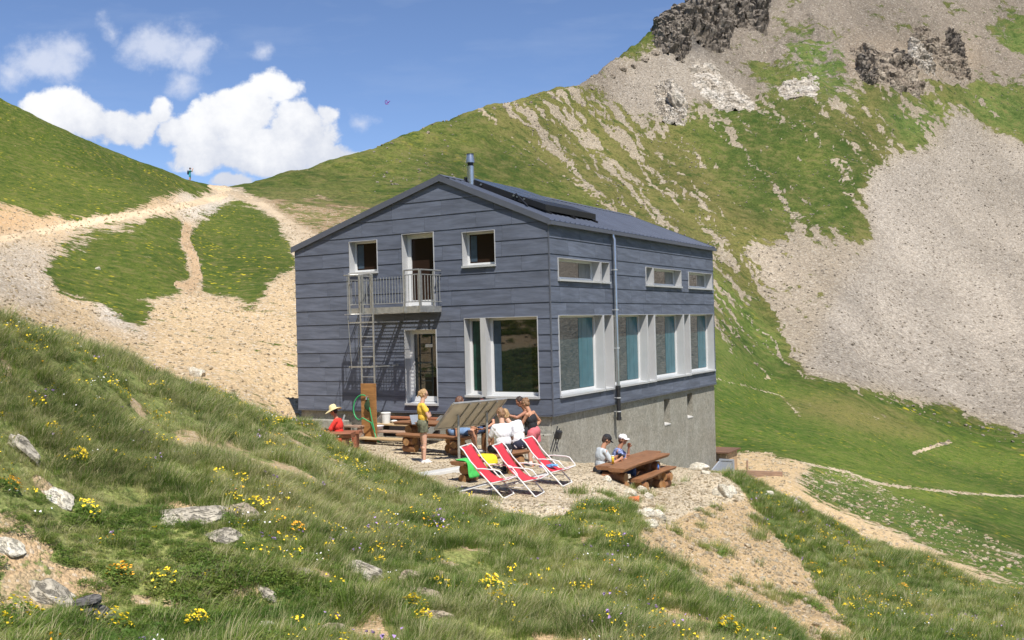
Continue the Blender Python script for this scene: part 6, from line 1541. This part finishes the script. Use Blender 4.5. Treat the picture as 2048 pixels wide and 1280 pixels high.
# outcrops on the mountain
def outcrop(px, py, w, h, mat, label, seed, depth, group=None, rough=.5, name='rock_outcrop', cat='rock outcrop', freq=3.0):
    return rock(px, py, w, h, mat, label, seed, depth, name=name, cat=cat, rough=rough, sink=.62, group=group, freq=freq, big=True)
outcrop(1347, 205, 44, 60, M_ow, 'upright white rock block on the mountain flank', 101, 4)
def crag(px0, px1, py0, py1, mat, label, seed, amp, group=None, n=130, top=None):
    """bedrock rib growing out of the hillside: terrain patch pushed out along its normal into stepped, cracked relief"""
    pc = (px0+px1)/2; A = gp(pc, py1); R0 = math.hypot(A[0], A[1])
    if top: R1 = R0*top
    else: B = gp(pc, py0); R1 = math.hypot(B[0], B[1])
    az0, az1 = math.atan((px0-.026*(py1-650)*0-1024)/F_PX), math.atan((px1-1024)/F_PX)
    a = np.linspace(az0, az1, n); r = np.linspace(R0*.985, max(R1, R0*1.03), n); a, r = np.meshgrid(a, r, indexing='ij')
    x = np.sin(a)*r; y = np.cos(a)*r; z = height(x.ravel(), y.ravel()).reshape(n, n); P = np.stack([x, y, z], -1)
    du = np.gradient(P, axis=0); dv_ = np.gradient(P, axis=1); N = np.cross(dv_, du); N /= np.linalg.norm(N, axis=-1, keepdims=True)+1e-9; N *= np.sign(N[..., 2:3]+1e-9)
    N = N*.75+np.array([0, -.45, .35]); N /= np.linalg.norm(N, axis=-1, keepdims=True)
    u, v = np.meshgrid(np.linspace(-1, 1, n), np.linspace(-1, 1, n), indexing='ij')
    L = (az1-az0)*R0; f1 = 5.5/L
    w = fbm(x*f1*1.2, z*f1*1.5, 4, seed, .6)
    env = 1-(np.abs(u)**2.4+np.abs(v)**2.2)+.75*w
    q = .5+.5*fbm(x*f1*1.3+z*f1*.5, z*f1*1.9-y*f1*.3, 4, seed+5, .5); st = np.floor(q*6)/6+(q*6-np.floor(q*6))**2.2/6
    cr = np.abs(fbm(x*f1*2.1, z*f1*2.1+y*f1, 3, seed+9, .5)); crk = -np.clip(.10-cr, 0, .10)*5
    h_ = .50*amp*(np.clip(env*1.1, -.6, .55)+(st-.5)*1.6*np.clip(env+.4, 0, 1)+crk*.6*np.clip(env+.3, 0, 1))
    P = P+N*h_[..., None]
    idx = np.arange(n*n).reshape(n, n); fs = np.stack([idx[:-1, :-1], idx[:-1, 1:], idx[1:, 1:], idx[1:, :-1]], -1).reshape(-1, 4)
    me = bpy.data.meshes.new('rock_outcrop'); me.from_pydata(P.reshape(-1, 3).tolist(), [], fs.tolist()); me.materials.append(mat)
    me.polygons.foreach_set('use_smooth', [True]*len(fs)); me.set_sharp_from_angle(angle=math.radians(38)); me.update()
    o = bpy.data.objects.new('rock_outcrop', me); COL.objects.link(o); tag(o, label, 'rock outcrop', group); return o
crag(1712, 1860, 112, 158, M_ob, 'broad brown rock band forming the left half of the upper cliff row', 110, 5)
crag(1840, 1955, 96, 128, M_ob, 'brown rock band forming the right half of the upper cliff row', 115, 4.5)
crag(1726, 1768, 116, 158, M_od, 'dark hollowed crag near the left end of the upper cliff row', 112, 4.5)
crag(1796, 1838, 108, 138, M_od, 'dark crag in the middle of the upper cliff row', 117, 4.5)
crag(1828, 1885, 105, 140, M_ow, 'pale crag just right of the dark middle crag in the cliff row', 113, 3.5)
crag(1906, 1944, 90, 108, M_od, 'small dark crag at the right end of the cliff row', 114, 4)
crag(1318, 1400, -40, 108, M_od, 'lower left part of the dark summit cliff on the skyline', 130, 7, top=1.10)
crag(1368, 1480, -60, 92, M_od, 'middle part of the dark summit cliff, beside the skyline', 131, 8, top=1.12)
crag(1440, 1560, -60, 50, M_od, 'upper right part of the dark summit cliff at the top edge', 132, 8, top=1.10)
crag(1395, 1520, 165, 215, M_ow, 'pale rock ledge right of the white tower', 141, 2.6)
crag(1320, 1385, 165, 240, M_ow, 'white rock tower base on the mountain flank', 142, 3.0)
crag(1566, 1652, 168, 186, M_ow, 'thin white ledge in the upper grass, right of the pale ledge', 143, 1.6)
for i, (x_, y_, w) in enumerate([(988,213,11),(1009,211,9),(1034,207,8),(960,219,10),(1062,202,9),(1105,192,12),(1140,184,10),(1183,172,14),(1245,136,22),(1268,130,16),(1292,117,20),(1312,104,22),(1225,150,14),(855,262,9)]):
    P = gp(x_, y_+6); o = lump('boulder', 160+i, (w/F_PX*P[1]*.5, w/F_PX*P[1]*.45, w/F_PX*P[1]*.42), M_ob, (P[0], P[1]+.5, P[2]+.3), 'small dark boulder standing on the skyline ridge', 'boulder', 3, 1, .5, 'boulders along the skyline ridge')

# ------------------------------------------------------------------ flower cushions
M_yel = simple('yellow_petals', (.85,.62,.02), .6, 0, .15, 20, 0); M_whp = simple('white_petals', (.80,.78,.76), .6, 0, .05, 20, 0); M_pur = simple('mauve_petals', (.40,.26,.50), .6, 0, .2, 20, 0); M_ora = simple('orange_petals', (.85,.42,.02), .6, 0, .15, 20, 0)
def blossom(mb, c, r_, tilt, az_, n=6):
    nrm = Vector((math.sin(tilt)*math.cos(az_), math.sin(tilt)*math.sin(az_), math.cos(tilt))); a = nrm.cross(Vector((1,.3,.2))).normalized(); b = nrm.cross(a); c = Vector(c)
    vs = [c-nrm*r_*.25]+[c+(a*math.cos(2*math.pi*k/n)+b*math.sin(2*math.pi*k/n))*r_*(1 if k % 2 else .62)+nrm*r_*.15 for k in range(n)]
    mb.add(vs, [(0, 1+k, 1+(k+1) % n) for k in range(n)])
def flower_cushion(seed, mat, nb, rad, h):
    r = random.Random(seed); t = thing('flower_cushion', '-', 'flowers', (0,0,0), 0)
    mb = MB(); m2 = herb(seed+9, 260, rad*1.1, h*.8); mb.add(m2.v, m2.f); mb.build('leaves', MH, t)
    mb = MB()
    for i in range(nb):
        a = r.uniform(0, 6.28); q = rad*math.sqrt(r.random()); z = h*(1-.55*(q/rad)**2)+r.uniform(-.02, .03); blossom(mb, (q*math.cos(a), q*math.sin(a)*.8, z), r.uniform(.011, .019), r.uniform(0, .9), r.uniform(-2.6, -.4))
    mb.build('blossoms', mat, t); return t
FP = [flower_cushion(1, M_yel, 60, .12, .13), flower_cushion(2, M_yel, 34, .14, .12), flower_cushion(3, M_ora, 40, .11, .12)]
first = {0: True, 1: True, 2: True}
for i, (px_, py_, k, s, lab) in enumerate([(147,922,0,1.0,'dense bright yellow flower cushion at the upper left'),(243,795,1,.9,'yellow flowers near the top of the slope, above the dense cushion'),(465,882,0,.85,'yellow flower cushion on the open slope right of centre left'),(508,1016,1,.9,'yellow flowers at the upper right end of the rock slabs'),
    (468,1006,1,.8,'yellow flowers along the top of the tan slab'),(592,1068,2,.9,'orange-yellow flowers right of the rock slabs'),(16,980,2,.9,'orange flowers by the left picture edge'),(236,1160,2,1.1,'orange flower cushion above the layered slate'),(325,1170,1,1.0,'yellow flowers right of the orange cushion'),
    (392,1256,0,.9,'yellow flowers beside the small white stone at the bottom'),(225,1262,1,1.2,'loose yellow flowers right of the layered slate'),(35,1240,1,1.2,'yellow flowers in the bottom left corner'),(758,1132,0,.7,'yellow flowers just right of the rounded grey boulder'),(172,1030,1,1.0,'yellow flowers under the pale angular rock'),
    (980,1190,0,1.35,'upper part of the big yellow cushion at bottom centre'),(1000,1222,0,1.25,'lower part of the big yellow cushion at bottom centre'),(826,1222,0,1.0,'yellow flowers left of the brown ledge foot'),(845,1250,0,.9,'yellow flowers beside the small pale stone under the ledge'),(882,1180,1,.9,'sparse yellow flowers right of the brown ledge'),
    (1322,1162,1,.8,'yellow flowers at the grass margin of the tan bank'),(1592,1085,0,.9,'yellow flowers on the spur beside the bank'),(1693,1092,2,.9,'orange-yellow flowers on the crest of the spur'),(1806,1184,2,1.1,'orange flowers on the lower spur at the right'),(1690,1166,1,1.1,'yellow flowers in the middle of the spur'),(1457,1275,0,1.3,'yellow flowers at the bottom edge below the bank'),(100,870,1,.9,'small yellow flowers high on the left above the mossy rock')]):
    if first[k]: o = FP[k]; first[k] = False
    else: o = copy_tree(FP[k])
    P = gp(px_, py_); o.location = (P[0], P[1], P[2]+.01); o.rotation_euler = slope_rot(P[0], P[1], i*1.3); o.scale = (s, s, s); o['label'] = lab; o['group'] = 'flower cushions in the grass'
# loose flowers
def one_flower(seed, mat, h, n=3, r_=.012):
    r = random.Random(seed); mb = MB()
    for i in range(n):
        x, y = r.uniform(-.07, .07), r.uniform(-.07, .07); z = h*r.uniform(.7, 1.1); mb.cur = 1; mb.tube([(x*.6, y*.6, 0), (x, y, z)], .0016, 3, False); mb.cur = 0; blossom(mb, (x, y, z+.002), r_*r.uniform(.8, 1.3), r.uniform(0, 1), r.uniform(-2.6, -.4))
    return source(mb, 'loose_flower', [mat, MG], False)
fs_ = [one_flower(1, M_yel, .16, 5), one_flower(2, M_yel, .10, 7), one_flower(3, M_whp, .14, 3), one_flower(4, M_pur, .20, 4, .016), one_flower(5, M_ora, .14, 4)]
x, y = fan(9000, 5, 27, -34, 34); z, k, cov = patch_keep(x, y, .6); d = fbm(x*.8, y*.8, 3, 1001); k &= (d > .02) | (RG.rand(len(x)) < .12); k &= ~((terrace_w(x, y) > .5) & (cov < .5)); x, y, z, d = x[k], y[k], z[k], d[k]; m_ = len(x)
idx = np.where(RG.rand(m_) < .66, RG.randint(0, 2, m_), RG.choice([2, 3, 4, 2], m_))
scatter('wild_flowers', np.stack([x, y, z], 1), np.stack([RG.normal(0, .15, m_), RG.normal(0, .15, m_), RG.uniform(0, 6, m_)], 1), RG.uniform(.7, 1.25, m_), idx, fs_, 'scattered tiny yellow, white and mauve wild flowers in the foreground grass', 'wild flowers')
grass_set(36000, 4.5, 13.5, -36, 36, .42, .85, .44, 'foreground_grass', 'tussocky green and straw-coloured grass on the near slope')
grass_set(48000, 13.5, 27, -36, 36, .58, 1.05, .48, 'slope_grass', 'long grass along the slope edge and the spur below the terrace')
# ------------------------------------------------------------------ loose stones
def stone_src(seed, mat):
    o = lump('loose_stone', seed, (1, .8, .55), mat, (0,0,0), None, None, 2, 1, .3); COL.objects.unlink(o); return o
M_st1 = rock_material('gravel_cream', (.62,.50,.33), (.72,.60,.42), (.80,.70,.54), 1); M_st2 = rock_material('gravel_tan', (.50,.38,.23), (.60,.47,.30), (.70,.56,.37), 1); M_st3 = rock_material('scree_grey', (.25,.21,.165), (.34,.29,.23), (.46,.40,.32), 1)
ns = [stone_src(201, M_st1), stone_src(202, M_st2), stone_src(203, M_st1), stone_src(204, M_st2)]; fsx = [stone_src(205, M_st3), stone_src(206, M_st3), stone_src(207, M_st3)]
def stone_set(n, r0, r1, a0, a1, s0, s1, cmax, src, name, label, pw=2.5, extra=None):
    x, y = fan(n, r0, r1, a0, a1); z = height(x, y); cov, g, v, yel, st = zones(x, y, z)
    k = (cov < cmax)
    if extra is not None: k &= extra(x, y, z, cov)
    a = -(x-C0[0])*math.cos(YAW)+(y-C0[1])*math.sin(YAW); b = (x-C0[0])*math.sin(YAW)+(y-C0[1])*math.cos(YAW)
    k &= ~((a > -.05) & (a < 9) & (b > -.1) & (b < 13.4))
    x, y, z = x[k], y[k], z[k]; m_ = len(x); s = s0+(s1-s0)*RG.rand(m_)**pw
    scatter(name, np.stack([x, y, z+s*.10], 1), np.stack([RG.normal(0, .35, m_), RG.normal(0, .35, m_), RG.uniform(0, 6.28, m_)], 1), s, RG.randint(0, len(src), m_), src, label, 'stones')
stone_set(52000, 11, 30, -16, 22, .006, .034, .3, ns, 'terrace_gravel', 'coarse cream gravel of the terrace and bank', 3)
stone_set(2200, 12, 25, 7, 24, .02, .09, .3, ns, 'bank_stones', 'chips and cobbles lying on the sandy bank below the terrace', 3)
stone_set(34000, 22, 100, -33, -8, .012, .11, .4, ns, 'slope_gravel', 'loose tan and white stones on the slope left of the hut', 4)
stone_set(9000, 26, 66, 10, 33, .02, .11, .80, ns, 'meadow_stones', 'scattered pale stones on the banks right of the hut', 4)
stone_set(80000, 100, 420, 0, 48, .04, .32, .45, fsx, 'scree_stones', 'grey-beige scree stones covering the mountain flank', 4)
stone_set(16000, 125, 330, -8, 32, .05, .36, 1.1, fsx, 'flank_stones', 'loose stones strewn over the mountain grass', 5, lambda x, y, z, c: (fbm(x*.05, y*.05, 3, 1100) > -.05))
